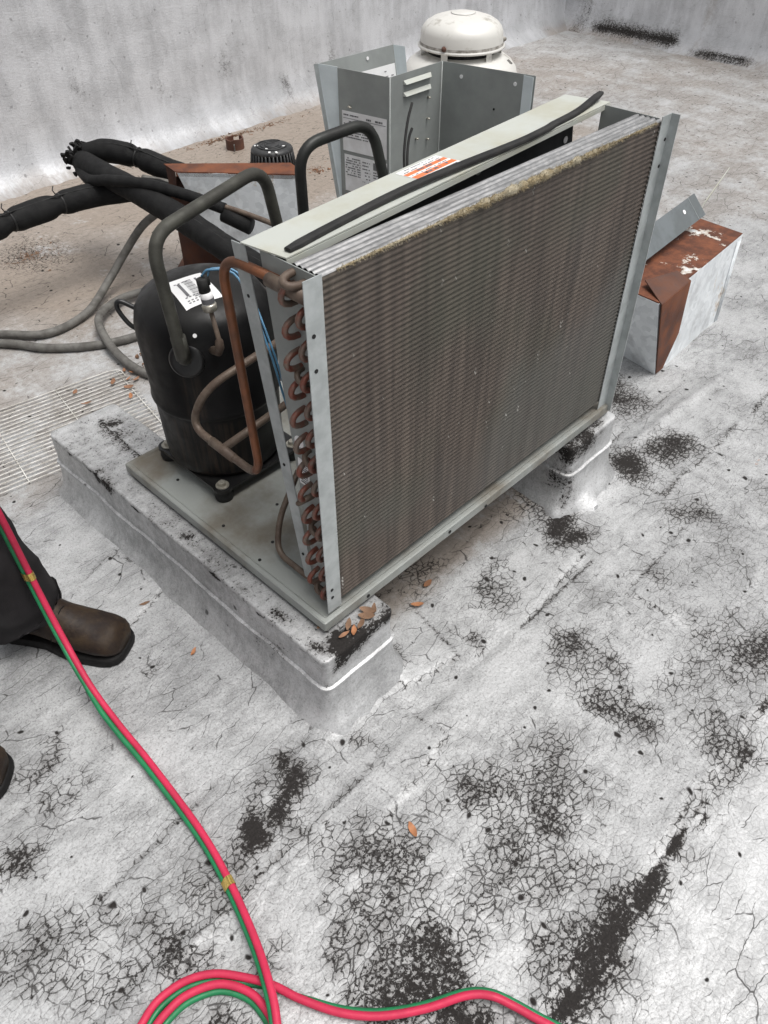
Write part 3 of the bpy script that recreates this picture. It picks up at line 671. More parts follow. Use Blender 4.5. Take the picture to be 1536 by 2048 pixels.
# electrical corner: Z-folded grey panel with louvres and labels
P0, P1, P2, P3 = (.699, .702), (.722, .563), (.901, .569), (.947, .343)
def P3d(p, z): return (p[0], p[1], z)
corner = MB()
for a, b in ((P0, P1), (P1, P2), (P2, P3)): corner.quad(P3d(a, ZP), P3d(b, ZP), P3d(b, ZT), P3d(a, ZT), .0014)
corner = corner.build('control_box_panel', M['grey_paint'], unit)
def faceP(a, b, u, z, off=.0016):
    A, B = Vector((a[0], a[1], 0)), Vector((b[0], b[1], 0)); n = Vector(((B - A).y, -(B - A).x, 0)).normalized()
    if n.dot(Vector((-1, -1, 0))) < 0: n = -n
    p = A.lerp(B, u) + n * off; return Vector((p.x, p.y, z))
# small rolled seams at the folds
for p, o in ((P1, (-.001, -.001)), (P2, (-.003, -.002))): MB().tube([(p[0] + o[0], p[1] + o[1], ZP), (p[0] + o[0], p[1] + o[1], ZT)], .0018, 8).build('fold', M['grey_paint'], corner, True)
for z in (.862, .838):
    a, b = .24, .76
    m = MB(); V = [faceP(P1, P2, a, z - .004), faceP(P1, P2, b, z - .004), faceP(P1, P2, b, z + .004), faceP(P1, P2, a, z + .004), faceP(P1, P2, a + .02, z - .004, .008), faceP(P1, P2, b - .02, z - .004, .008)]
    m.add(V, [(4, 5, 2, 3), (0, 4, 3), (1, 2, 5), (0, 1, 5, 4)]); m.build('louvre', M['cover'], corner)
for (u, z) in ((.72, .815), (.72, .77), (.72, .725), (.5, .735)): MB().tube([faceP(P1, P2, u, z, .001), faceP(P1, P2, u, z, .009)], .0022, 8).build('screw_tip', M['steel'], corner, True)
for (u, z) in ((.22, .855), (.80, .858)): MB().lathe([(.0042, 0), (.0042, .0008)], faceP(P2, P3, u, z, .0012), 14, (faceP(P2, P3, u, z, 1) - faceP(P2, P3, u, z, 0))).build('bright_hole', M['paper'], corner)
MB().lathe([(.0025, 0), (.0025, .0008)], faceP(P2, P3, .6, .80, .0012), 10, (faceP(P2, P3, .6, .8, 1) - faceP(P2, P3, .6, .8, 0))).build('dark_hole', M['hole'], corner)
MB().quad(faceP(P2, P3, .88, ZP, .0012), faceP(P2, P3, .99, ZP, .006), faceP(P2, P3, .99, ZT - .002, .006), faceP(P2, P3, .88, ZT - .002, .0012), .001).build('folded_edge', M['pale_sheet'], corner)
MB().tube([faceP(P0, P1, .22, .806, .002), faceP(P0, P1, .25, .808, .012), faceP(P0, P1, .31, .806, .012)], .0022, 8).build('clip', M['steel'], corner, True)
def label(name, u0, u1, z0, z1, mat, off=.0018, parent=corner):
    return MB().quad(faceP(P0, P1, u0, z0, off), faceP(P0, P1, u1, z0, off), faceP(P0, P1, u1, z1, off), faceP(P0, P1, u0, z1, off), .0004).build(name, mat, parent)
def skew(u, v, off=.0024): return faceP(P0, P1, u, v, off)
L1 = label('performance_label', .07, .95, .708, .795, M['paper'])
word_rows('title_print', L1, skew, .10, .40, (.787,), .003, 10, M['ink'], 3); word_rows('title_print', L1, skew, .55, .92, (.785,), .004, 10, M['ink'], 4, .8)
MB().quad(skew(.09, .7795), skew(.93, .7795), skew(.93, .7805), skew(.09, .7805), .0002).build('rule', M['ink'], L1)
word_rows('table_print', L1, skew, .10, .70, [.774 - .0058 * i for i in range(7)], .0026, 30, M['ink'], 5, .66)
L2 = label('rating_plate', .09, .96, .615, .700, M['paper'])
word_rows('rating_print', L2, skew, .11, .42, [.692 - .0055 * i for i in range(8)], .0026, 16, M['ink'], 6, .7)
word_rows('rating_print', L2, skew, .46, .62, [.690 - .0075 * i for i in range(7)], .0026, 8, M['ink'], 7, .5)
m = MB(); r7 = random.Random(9); u = .68
while u < .92: w = r7.uniform(.006, .016); m.quad(skew(u, .678), skew(u + w * .6, .678), skew(u + w * .6, .694), skew(u, .694), .0002); u += w
m.build('bar_code', M['ink'], L2)
word_rows('rating_print', L2, skew, .68, .92, (.672, .666, .660), .0026, 10, M['ink'], 10, .7); word_rows('rating_print', L2, skew, .5, .9, (.634, .628, .622), .0026, 14, M['ink'], 11, .7)
def flat_text(txt, parent, mat, size, fn, name='lettering'):
    """lettering as a flat mesh; fn maps the text's own (x, y) to a point in the scene"""
    c = bpy.data.curves.new('t', 'FONT'); c.body = txt; c.size = size; c.resolution_u = 2
    o = bpy.data.objects.new('t', c); COL.objects.link(o); bpy.context.view_layer.update()
    me = o.evaluated_get(bpy.context.evaluated_depsgraph_get()).to_mesh()
    V = [fn(v.co.x, v.co.y) for v in me.vertices]; F = [tuple(p.vertices) for p in me.polygons]
    bpy.data.objects.remove(o); return mesh_obj(name, V, F, mat, parent)
L3 = label('warning_label', .09, .96, .545, .606, M['white'])
label('orange_band', .09, .96, .588, .606, M['orange'], .0021, L3)
flat_text('WARNING', L3, M['ink'], .014, lambda x, y: skew(.42 + x / .141, .592 + y, .0026))
a, b, c = skew(.30, .592, .0026), skew(.39, .592, .0026), skew(.345, .603, .0026); MB().add([a, b, c], [(0, 1, 2)]).build('warning_triangle', M['ink'], L3)
word_rows('small_print', L3, skew, .12, .9, (.580, .573, .566, .559), .003, 24, M['ink'], 12)
m = MB(); rg = [skew(.80 + .035 * math.cos(t), .640 + .0052 * math.sin(t)) for t in np.linspace(0, 6.283, 17)]; m.tube(rg, .0006, 5); m.build('approval_ring', M['ink'], L2)
# access panel: hangs loose behind, leaning out at the top
ap = MB()
A0, A1, B0, B1 = (.700, .706, .56), (.957, .712, .56), (.686, .752, ZT + .002), (.945, .765, ZT - .004)
ap.quad(A0, A1, B1, B0, .0014); ap = ap.build('access_panel', M['grey_paint'], unit)
MB().quad(A0, B0, (.703, .706, ZT), (.703, .7035, .57), .0014).build('side_flange', M['pale_sheet'], ap)
MB().quad(A0, B0, (.678, .757, ZT + .002), (.692, .708, .56), .0014).build('folded_edge', M['flange'], ap)
MB().quad(A1, B1, (.958, .738, ZT - .006), (.968, .70, .56), .0014).build('side_flange', M['pale_sheet'], ap)
def apP(u, v, off=.002):
    p = Vector(A0).lerp(Vector(A1), u).lerp(Vector(B0).lerp(Vector(B1), u), v); n = (Vector(A1) - Vector(A0)).cross(Vector(B0) - Vector(A0)).normalized()
    if n.y > 0: n = -n
    return p + n * off
wd = MB().quad(apP(.42, .3), apP(.98, .3), apP(.98, .88), apP(.42, .88), .0004).build('wiring_diagram', M['white'], ap)
ad = lambda u, v: apP(u, v, .003)
word_rows('diagram_print', wd, ad, .48, .68, [.84 - .02 * i for i in range(12)], .008, 8, M['blue_wire'], 13, .6)
word_rows('diagram_print', wd, ad, .74, .95, [.84 - .035 * i for i in range(8)], .006, 6, M['ink'], 14, .4)
MB().lathe([(.004, 0), (.004, .001)], apP(.62, .955), 12, (0, -1, .1)).build('screw_hole', M['paper'], ap)
# two loose black wire ends
MB().tube(spline([(.60, .40, .72), (.615, .42, .78), (.645, .44, .83), (.672, .452, .862)]), .0028, 7).build('loose_wire', M['rubber'], unit, True)
MB().tube(spline([(.61, .40, .71), (.625, .42, .765), (.645, .435, .80), (.660, .44, .818)]), .0028, 7).build('loose_wire', M['rubber'], unit, True)

# compressor
CC = (.135, .512)
comp = MB().lathe([(.100, .246), (.118, .250), (.126, .262), (.1285, .285), (.131, .40), (.1325, .405), (.1355, .408), (.1365, .413), (.1355, .418), (.134, .422), (.138, .55), (.137, .575), (.131, .600), (.118, .620), (.095, .634), (.06, .643), (.02, .646), (.001, .6462)], (*CC, 0), 72)
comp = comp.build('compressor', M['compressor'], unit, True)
# mounting feet: a plate with rounded ears, grommets and bolts
plate = []
for (sx, sy) in ((1, -1), (1, 1), (-1, 1), (-1, -1)):
    cx, cy = CC[0] + sx * .098, CC[1] - .012 + sy * .100
    for k in range(7): a = math.atan2(sy, sx) + math.radians(-75 + 25 * k); plate.append((cx + .022 * math.cos(a), cy + .022 * math.sin(a)))
MB().loft([[(x, y, .242) for x, y in plate], [(x, y, .249) for x, y in plate]]).build('mounting_plate', M['black_paint'], comp)
for (sx, sy) in ((1, -1), (1, 1), (-1, 1), (-1, -1)):
    c = (CC[0] + sx * .098, CC[1] - .012 + sy * .100, 0)
    MB().lathe([(.019, ZP), (.021, .228), (.017, .236), (.019, .242)], c, 20).build('rubber_grommet', M['rubber'], comp, True)
    bolt = MB().lathe([(.0145, .2492), (.0145, .2515), (.009, .252)], c, 24); bolt.lathe([(.0085, .252), (.0085, .259), (.007, .2605)], c, 6); bolt.build('bolt', M['steel'], comp)
# label on the top
def top_z(x, y):
    r = math.hypot(x - CC[0], y - CC[1]); pr = [(.001, .6462), (.02, .646), (.06, .643), (.095, .634), (.118, .620), (.131, .600)]
    for (a, za), (b, zb) in zip(pr, pr[1:]):
        if r <= b: return za + (zb - za) * max(0, (r - a)) / (b - a)
    return .60
la = math.radians(-12); lc = (CC[0] - .028, CC[1] - .022)
def lab_pt(u, v, h=.0012):
    x, y = (u - .5) * .075, (v - .5) * .10; X = lc[0] + x * math.cos(la) - y * math.sin(la); Y = lc[1] + x * math.sin(la) + y * math.cos(la)
    return Vector((X, Y, top_z(X, Y) + h))
def lab_grid(name, u0, u1, v0, v1, h, mat, parent, n=8):
    V = [lab_pt(u0 + (u1 - u0) * i / n, v0 + (v1 - v0) * j / n, h) for i in range(n + 1) for j in range(n + 1)]
    return mesh_obj(name, V, grid_faces(n + 1, n + 1).tolist(), mat, parent, True)
lab = lab_grid('compressor_label', 0, 1, 0, 1, .0012, M['white'], comp)
for i in range(16): lab_grid('bar_code_line', .40 + .0001, .62, .22 + i * .04, .22 + i * .04 + .022 * (.5 + .5 * (i % 3 == 0)), .0016, M['ink'], lab, 2)
for v, q in ((.10, 3), (.16, 5), (.80, 4), (.26, 6)):
    for k in range(q): lab_grid('printed_word', .16 + .1 * k, .22 + .1 * k, v, v + .03, .0016, M['ink'], lab, 1)
lab_grid('printed_word', .72, .78, .2, .85, .0016, M['ink'], lab, 4); lab_grid('printed_word', .22, .30, .3, .8, .0016, M['ink'], lab, 4)
# lifting eye on the far left shoulder, stain collar, fitting
MB().tube(spline([(CC[0] - .092, CC[1] + .098, .585), (CC[0] - .112, CC[1] + .118, .600), (CC[0] - .118, CC[1] + .122, .585), (CC[0] - .110, CC[1] + .106, .555), (CC[0] - .098, CC[1] + .092, .54)]), .005, 8).build('lifting_eye', M['black_paint'], comp, True)
fd = Vector((-.78, -.62, .0)).normalized(); fp = Vector((*CC, .552)) + fd * .137
MB().lathe([(.034, -.006), (.034, .003), (.030, .006), (.024, .006)], fp, 28, fd + Vector((0, 0, .25))).build('suction_boss', M['black_paint'], comp, True)
MB().lathe([(.004, 0), (.004, .002)], Vector((CC[0] - .088, CC[1] - .098, .6005)), 10, (-.5, -.6, .6)).build('white_dot', M['white'], comp)
# suction tube, looping over to the far side
def pipe(name, pts, r, mat, fr=.05, parent=unit, seg=14): return MB().tube(fillet(pts, fr, 8), r, seg).build(name, mat, parent, True)
pipe('suction_tube', [fp + Vector((.004, .004, 0)), fp + Vector((-.014, -.012, .012)), (.012, .440, .792), (.298, .486, .822), (.335, .492, .64), (.34, .50, .30)], .0118, M['old_tube'], .052)
MB().lathe([(.0142, 0), (.0142, .045)], fp + Vector((-.011, -.009, .012)), 16, Vector((.012, .440, .792)) - (fp + Vector((-.014, -.012, .012)))).build('tube_socket', M['old_tube'], unit, True)
pipe('suction_loop', [(.415, .512, .26), (.412, .515, .822), (.60, .500, .833), (.615, .440, .60), (.615, .44, .3)], .0116, M['dark_tube'], .055)
# discharge: header, drop leg, tee and branch
dpath = fillet([(-.004, .030, .846), (-.012, .205, .846), (-.012, .180, .430), (-.004, .405, .428), (.014, .360, .525), (.16, .318, .577)], .05, 9)
kz = [i for i, p in enumerate(dpath) if p.z < .445][0]
MB().tube(dpath[:kz + 1], .0077, 14).build('discharge_tube', M['copper'], unit, True)
MB().tube(dpath[kz:], .0078, 14).build('return_tube', M['dull_copper'], unit, True)
pipe('header_tube', [(-.014, .006, .846), (-.014, .092, .8465)], .0102, M['dull_copper'])
pipe('tee_branch', [(-.010, .300, .429), (.16, .305, .446)], .0079, M['dull_copper'])
pipe('tee_fitting', [(-.0095, .262, .4288), (-.0065, .335, .4282)], .0094, M['dull_copper'])
pipe('liquid_tube', [(-.004, .020, .233), (.0, .180, .231), (.03, .20, .29), (.10, .215, .36)], .0062, M['dull_copper'], .03, seg=10)
# pressure switch on its stem with two blue wires
psw = Vector((.066, .366, .60)); sdr = Vector((-.006, .012, .12))
MB().tube([psw + Vector((.002, .030, -.030)), psw + Vector((.001, .010, -.026)), psw + Vector((0, .001, -.012)), psw + Vector((0, 0, .002)), psw + Vector((0, 0, .006)), psw + sdr * .55], [.0085, .0085, .0085, .0075, .0045, .0042], 10).build('switch_stem', M['dull_copper'], unit, True)
ax = sdr.normalized(); b0 = psw + sdr * .5
sw = MB().lathe([(.004, 0), (.0125, .003), (.0135, .012), (.0115, .016)], b0, 20, ax).build('pressure_switch', M['steel'], unit, True)
MB().lathe([(.0112, .016), (.0112, .038)], b0, 20, ax).build('switch_label', M['paper'], sw, True)
MB().lathe([(.0117, .018), (.0117, .027)], b0, 20, ax, False).build('label_print', M['ink'], sw, True)
m = MB(); m.lathe([(.0105, .038), (.0098, .062), (.008, .063)], b0 + Vector((-.001, 0, 0)), 14, ax); m.lathe([(.0055, .05), (.0048, .070)], b0 + Vector((.006, -.004, 0)), 10, ax); m.build('switch_cap', M['rubber'], sw, True)
tp = b0 + ax * .066
for q in (0, .007):
    MB().tube(spline([tp + Vector((q, -q, 0)), tp + Vector((.012 + q, -.012, .012)), tp + Vector((.045 + q, -.045, -.005)), (.085 + q, .245, .63), (.085 + q, .215, .54), (.11 + q, .22, .45), (.15 + q, .26, .40)], 6), .0021, 6).build('blue_wire', M['blue_wire'], sw, True)

# ------------------------------------------------------------------ sheet metal hoods over roof penetrations
def hood_left():
    h = thing('pipe_hood', 'galvanised pipe hood with a rusted open mouth swallowing black insulated pipes', 'pipe hood', (.95, 1.60, 0), 'metal pipe hoods')
    FL, BL = Vector((.803, 1.607, 0)), Vector((.816, 1.690, 0)); FR = Vector((1.075, 1.285, 0)); BR = FR + (BL - FL) + Vector((.02, .03, 0)); Z = .40
    U = lambda p, z: Vector((p.x, p.y, z))
    fb = FL.lerp(FR, .34)
    MB().quad(U(fb, .0), U(FR, .0), U(FR, Z), U(FL, Z), .002).build('front_sheet', M['galv'], h)
    MB().quad(U(BL, 0), U(BR, 0), U(BR, Z), U(BL, Z), .002).build('back_sheet', M['rust_dark'], h)
    MB().quad(U(FR, 0), U(BR, 0), U(BR, Z), U(FR, Z), .002).build('end_sheet', M['galv'], h)
    d = (FR - FL).normalized() * .006
    MB().quad(U(FL - d, Z + .002), U(FR + d, Z + .002), U(BR + d, Z + .004), U(BL - d, Z + .004), .003).build('top_sheet', M['rust_full'], h)
    lip = MB().quad(U(FL - d, Z - .012), U(FR, Z - .012), U(FR, Z + .001), U(FL - d, Z + .001), .002)
    lip.build('drip_edge', M['galv_rust'], h)
    MB().quad(U(BL, Z - .10), U(BL.lerp(FL, .6), Z - .08), U(BL.lerp(FL, .9), Z - .002), U(BL, Z - .002), .002).build('mouth_flap', M['rust_dark'], h)
    MB().box((.93, 1.56, .012), (.42, .30, .02), Matrix.Rotation(-.86, 3, 'Z')).build('base_flashing', M['rust_dark'], h)
hood_left()
def hood_right():
    h = thing('pipe_hood', 'rusty topped galvanised pipe hood standing beyond the coil on the pale roof', 'pipe hood', (1.65, .24, 0), 'metal pipe hoods')
    Z = .275
    fbl, fbr, bbl, bbr = (1.437, .108, -.01), (1.885, .128, -.01), (1.480, .300, -.01), (1.90, .34, -.01)
    ftl, ftr, btl, btr = (1.338, .112, Z), (1.930, .150, Z), (1.352, .300, Z), (1.945, .335, Z)
    MB().quad(fbl, fbr, ftr, ftl, .002).build('front_sheet', M['galv'], h)
    MB().quad(fbl, ftl, btl, bbl, .002).build('mouth_sheet', M['galv'], h)
    MB().quad(fbr, bbr, btr, ftr, .002).build('end_sheet', M['galv'], h)
    MB().quad(bbl, btl, btr, bbr, .002).build('back_sheet', M['galv_rust'], h)
    up = lambda p, dz: (p[0], p[1], p[2] + dz)
    MB().quad(up(ftl, .0025), up(ftr, .0025), up(btr, .0025), up(btl, .0025), .003).build('top_sheet', M['rust'], h)
    # a rusted patch sheet wrapped over the top edge, with a chamfer
    F = lambda u, z, o: Vector(fbl).lerp(Vector(fbr), u).lerp(Vector(ftl).lerp(Vector(ftr), u), (z + .01) / (Z + .01)) + Vector((0, -o, 0))
    a0, a1 = F(.002, .004, .003), F(.10, .004, .003); e1 = F(.275, .10, .005); b0, b1 = F(-.002, Z + .001, .010), F(.315, Z + .001, .010)
    c0, c1 = F(.10, Z + .024, -.075), F(.31, Z + .018, -.035)
    m = MB(); m.quad(a0, a1, e1, a0.lerp(b0, .5), .003); m.quad(a0.lerp(b0, .5), e1, b1, b0, .003); m.build('rusted_patch', M['rust_full'], h)
    m = MB(); m.quad(b0, b1, c1, c0, .003); m.build('patch_chamfer', M['rust_dark'], h)
    for (u0, u1, z) in ((.72, .99, .21),): 
        for k in range(3): MB().tube([F(.93 + .02 * k, .0, .003), F(.94 + .02 * k, Z - .01, .003)], .002, 6).build('standing_seam', M['galv'], h, True)
hood_right()
# grey angle lying across the top of that hood
ang = thing('metal_angle', 'loose grey metal angle lying across the rusty hood top', 'metal angle', (1.55, .24, .28))
q0, q1 = Vector((1.25, .235, .300)), Vector((1.87, .262, .325)); hv = Vector((-.012, .050, .058)); wv = Vector((.03, -.03, -.002))
MB().quad(q0, q1, q1 + hv, q0 + hv, .002).build('upright_leg', M['angle'], ang)
MB().quad(q0, q1 + Vector((-.03, 0, 0)), q1 + Vector((-.03, .05, -.004)), q0 + Vector((0, .05, -.004)), .002).build('flat_leg', M['angle'], ang)
q2 = q1 + Vector((.0, .022, .0)); m = MB(); 
for o in (Vector((0, 0, 0)), Vector((0, .0025, 0))): m.V += [tuple(q2 + o), tuple(q2 + o + Vector((.03, .0, .03))), tuple(q2 + o + Vector((.20, .02, .085)))]
m.F += [(0, 1, 2), (5, 4, 3), (0, 3, 4, 1), (1, 4, 5, 2), (2, 5, 3, 0)]; m.build('torn_sliver', M['cover'], ang)
nn = (q1 - q0).cross(hv).normalized(); nn = nn if nn.y < 0 else -nn
MB().lathe([(.007, 0), (.007, .001)], q0.lerp(q1, .84) + hv * .62 + nn * .0015, 14, nn).build('bolt_hole', M['paper'], ang)
MB().tube([q0.lerp(q1, .93) + nn * .0012, q0.lerp(q1, .93) + hv + nn * .0012], .0008, 5).build('bend_line', M['flange'], ang)

# flat cabinet panel lying on the roof behind the unit
fp2 = thing('cabinet_panel', 'pale flat cabinet panel lying on the roof behind the compressor', 'sheet panel', (1.35, 1.55, 0))
a = Vector((1.02, 1.55, .022)); u1 = Vector((.46, .08, 0)); v1 = Vector((.10, -.62, 0))
MB().quad(a, a + u1, a + u1 + v1, a + v1, .002).build('sheet', M['pale_sheet'], fp2)
for p, d, e in ((a, u1, v1), (a + v1, u1, v1), (a, v1, u1), (a + u1, v1, u1)):
    MB().quad(p, p + d, p + d - Vector((0, 0, .018)), p - Vector((0, 0, .018)), .0018).build('turned_edge', M['pale_sheet'], fp2)

# ------------------------------------------------------------------ insulated refrigerant lines
def lumpy(path, r, n_amp=.10, fr=24, seed=0, pinch=()):
    out = []; L = 0
    for i, p in enumerate(path):
        if i: L += (Vector(p) - Vector(path[i - 1])).length
        k = 1 + n_amp * float(fbm(L * fr, seed + .3, 3))
        for c in pinch: k -= .26 * math.exp(-((L - c) / .020) ** 2)
        out.append(r * k)
    return out
def insulated(label, pts, r, ties=(), seed=0, n=14, extra=None, grp='black insulated pipes'):
    t = thing('insulated_pipe', label, 'pipe', pts[0], grp)
    path = spline(pts, n); m = MB().tube(path, lumpy(path, r, .10, 22, seed, ties), 20); m.build('foam_sleeve', M['foam'], t, True)
    # slit running along the sleeve
    m = MB().tube([Vector(p) + Vector((-.25, -.45, .86)).normalized() * r * .985 for p in path], r * .06, 6); m.build('sleeve_seam', M['hole'], t, True)
    L = 0
    for i in range(1, len(path)):
        d = (path[i] - path[i - 1]).length
        for c in ties:
            if L <= c < L + d:
                T = (path[i] - path[i - 1]).normalized(); u = T.orthogonal().normalized(); w = T.cross(u); p = path[i]
                ring = [p + (u * math.cos(a) + w * math.sin(a)) * (r * .80) for a in np.linspace(0, 2 * math.pi, 25)]
                tie = MB().tube(ring, .0032, 6).build('cable_tie', M['tie'], t, True)
                tail = p + Vector((-.3, -.1, .9)).normalized() * r * .95
                MB().tube([tail, tail + Vector((-.004, .006, .012)), tail + Vector((.004, .012, .022))], .002, 5).build('tie_tail', M['tie'], tie, True)
        L += d
    return t, path
insulated('thick black insulated pipe with cable ties running in above the stained roof', [(-.30, 1.86, .27), (.05, 1.872, .285), (.29, 1.88, .30), (.45, 1.885, .305), (.62, 1.875, .305), (.78, 1.80, .30), (.90, 1.68, .27)], .040, (.42, .62, .80), 1)
tB, pB = insulated('black insulated pipe from the torn elbow into the rusty hood mouth', [(.735, 2.065, .365), (.775, 2.00, .385), (.83, 1.90, .375), (.88, 1.80, .345), (.935, 1.69, .315)], .040, (.20,), 2)
tC, pC = insulated('black insulated pipe slanting down from the torn elbow towards the compressor', [(.700, 2.045, .355), (.690, 1.90, .355), (.695, 1.70, .345), (.700, 1.45, .320), (.705, 1.22, .285), (.725, 1.00, .255), (.74, .80, .25)], .040, (), 3)
# torn, frayed foam at the elbow of the last two lines: ragged flaps
r = random.Random(21)
elbow = thing('torn_elbow', 'bare grey pipe elbow with frayed black foam at the head of the pipes', 'pipe elbow', (.71, 2.07, .36))
MB().tube(fillet([(.745, 2.03, .375), (.722, 2.085, .375), (.690, 2.045, .368), (.690, 1.99, .365)], .03), .017, 14).build('bare_elbow', M['conduit'], elbow, True)
for k in range(38):
    a = r.uniform(0, 6.28); cx, cy, cz = (.722, 2.075, .365) if k % 2 else (.69, 2.06, .355)
    b = Vector((cx + r.uniform(-.035, .035), cy + r.uniform(-.015, .03), cz + .036 * math.sin(a))); d = Vector((r.gauss(-.2, .5), r.gauss(.6, .4), r.gauss(.35, .5))).normalized()
    s = d.cross(Vector((r.random(), r.random(), r.random()))).normalized(); L = r.uniform(.010, .026); w = r.uniform(.009, .020)
    m = MB(); V = [b - s * w, b + s * w, b + d * L * .55 + s * w * .8, b + d * L + s * w * r.uniform(-.6, .6), b + d * L * .6 - s * w * .9]; nrm = d.cross(s) * .004
    m.add([v + nrm for v in V] + [v - nrm for v in V], [(0, 1, 2, 3, 4), (9, 8, 7, 6, 5)] + [(i, 5 + i, 5 + (i + 1) % 5, (i + 1) % 5) for i in range(5)]); m.build('torn_flap', M['foam'], elbow)
tD = thing('insulated_pipe', 'thin black sleeved pipe crossing over the thick slanting pipe', 'pipe', (.68, 1.95, .36), 'black insulated pipes')
pD = spline([(.672, 2.02, .34), (.640, 1.90, .345), (.650, 1.78, .372), (.70, 1.62, .385), (.755, 1.47, .372), (.80, 1.36, .350)], 10)
MB().tube(pD, lumpy(pD, .0185, .12, 26, 5), 14).build('foam_sleeve', M['foam'], tD, True)
MB().tube(spline([(.76, 1.46, .37), (.83, 1.30, .345), (.86, 1.12, .33), (.86, .95, .31), (.84, .75, .29)]), .0085, 10).build('bare_tube', M['dull_copper'], tD, True)
MB().tube([(.80, 1.37, .330), (.835, 1.28, .305)], [.024, .026], 14).build('open_sleeve_end', M['foam'], tD, True)
tE = thing('copper_stub', 'short bare tube tied beneath the pipes at the hood mouth', 'pipe', (.85, 1.72, .28))
MB().tube(spline([(.80, 1.83, .325), (.85, 1.74, .315), (.90, 1.64, .29), (.93, 1.58, .26)]), .014, 12).build('tube', M['conduit'], tE, True)
MB().tube([Vector((.872, 1.70, .309)) + Vector((.6, .2, 0)).normalized() * .016 * math.cos(a) + Vector((0, 0, 1)) * .016 * math.sin(a) for a in np.linspace(0, 6.283, 17)], .003, 6).build('cable_tie', M['tie'], tE, True)

# grey flexible conduits on the deck
def conduit(label, pts, r=.0135, n=10):
    o = MB().tube(spline(pts, n), r, 14).build('flexible_conduit', M['conduit'], None, True); return tag(o, label, 'conduit', 'grey flexible conduits')
conduit('grey flexible conduit sweeping up from the roof to the black pipes', [(-.6, 2.45, .02), (-.15, 2.05, .02), (.128, 1.765, .02), (.245, 1.655, .02), (.40, 1.675, .024), (.55, 1.76, .06), (.63, 1.76, .13), (.70, 1.72, .22), (.76, 1.66, .28)])
conduit('grey flexible conduit looping on the roof behind the compressor', [(-.6, 2.40, .018), (-.18, 2.00, .018), (.105, 1.715, .018), (.20, 1.575, .018), (.325, 1.472, .018), (.46, 1.43, .018), (.60, 1.46, .02), (.70, 1.55, .022), (.66, 1.64, .025), (.56, 1.665, .03), (.47, 1.640, .036), (.385, 1.565, .044), (.335, 1.42, .036), (.325, 1.29, .022), (.345, 1.19, .018), (.42, 1.05, .018), (.55, .95, .02), (.62, .80, .06), (.62, .68, .2)])

# ------------------------------------------------------------------ wire fan guard lying on the deck
gd = thing('wire_guard', 'flat white coated wire guard lying on the roof beside the curb', 'wire guard', (.0, 1.15, 0))
ga = math.radians(-8.5); go = Vector((.30, 1.325, 0)); ux = Vector((-math.cos(ga), -math.sin(ga), 0)); uy = Vector((math.sin(ga), -math.cos(ga), 0)) ; uy = Vector((-.17, -.985, 0))
NW = 21; LX = .98
for i in range(NW):
    s = go + uy * (.0185 * i) + Vector((0, 0, .0085))
    if i == 0: pts = [s + uy * .06, s + uy * .012 , s + ux * .03 + Vector((0, 0, 0)), s + ux * LX]; pts = fillet(pts, .03)
    else: pts = [s, s + ux * LX * .33 + Vector((0, 0, .0012 * math.sin(i))), s + ux * LX * .66, s + ux * LX]
    MB().tube(pts, .0015, 6).build('wire', M['white_wire'], gd, True)
for d in (.012, .20, .40, .60, .80, .97):
    p = go + ux * d + Vector((0, 0, .0056)); MB().tube([p, p + uy * .0185 * (NW - 1)], .0017, 6).build('cross_wire', M['white_wire'], gd, True)

# ------------------------------------------------------------------ roof drain strainer and a rusty pipe stub
dr = thing('roof_drain', 'black slotted dome strainer over the roof drain', 'roof drain', (1.72, 2.26, 0))
D0 = Vector((1.72, 2.26, 0))
MB().lathe([(.125, .0), (.125, .008), (.106, .014), (.100, .020)], D0, 40).build('base_ring', M['drain'], dr, True)
MB().lathe([(.096, .098), (.097, .104), (.092, .113), (.078, .120), (.05, .122), (.002, .122)], D0, 32).build('cap', M['drain'], dr, True)
MB().lathe([(.080, .0), (.078, .10)], D0, 32).build('dark_throat', M['hole'], dr, True)
for k in range(34):
    a = 2 * math.pi * k / 34; c, s = math.cos(a), math.sin(a)
    MB().tube([D0 + Vector((.105 * c, .105 * s, .014)), D0 + Vector((.0985 * c, .0985 * s, .06)), D0 + Vector((.092 * c, .092 * s, .102))], .0052, 6).build('rib', M['drain'], dr, True)
for R in (.03, .05, .068): MB().tube([D0 + Vector((R * math.cos(a), R * math.sin(a), .1225)) for a in np.linspace(.3, 5.6, 24)], .0034, 6).build('cap_ring', M['drain'], dr, True)
for k, (a, R) in enumerate(((3.6, .06), (3.9, .085), (4.25, .09), (2.5, .07), (5.2, .06))):
    p = D0 + Vector((R * math.cos(a), R * math.sin(a), .1225 if R < .08 else .118)); MB().box(p, (.018, .010, .003), Matrix.Rotation(a, 3, 'Z')).build('paint_drip', M['white'], dr)
rg = thing('rusty_pipe_stub', 'short rusty split pipe ring beside the black drain', 'pipe stub', (1.785, 2.63, 0))
m = MB(); N = 30; rings = []
for k in range(N + 1):
    a = math.radians(60) + math.radians(318) * k / N; c, s = math.cos(a), math.sin(a); h = .052 + .008 * float(vnoise(k * .5, 2.2)); ro, ri = .044, .038
    rings.append([Vector((1.785 + ro * c, 2.63 + ro * s, -.005)), Vector((1.785 + ro * c, 2.63 + ro * s, h)), Vector((1.785 + ri * c, 2.63 + ri * s, h)), Vector((1.785 + ri * c, 2.63 + ri * s, -.005))])
m.loft(rings); m.build('split_ring', M['rust_dark'], rg, sharp=50)
m = MB(); m.box((1.752, 2.592, .028), (.022, .004, .026), Matrix.Rotation(.8, 3, 'Z')); m.build('clamp_plate', M['conduit'], rg)

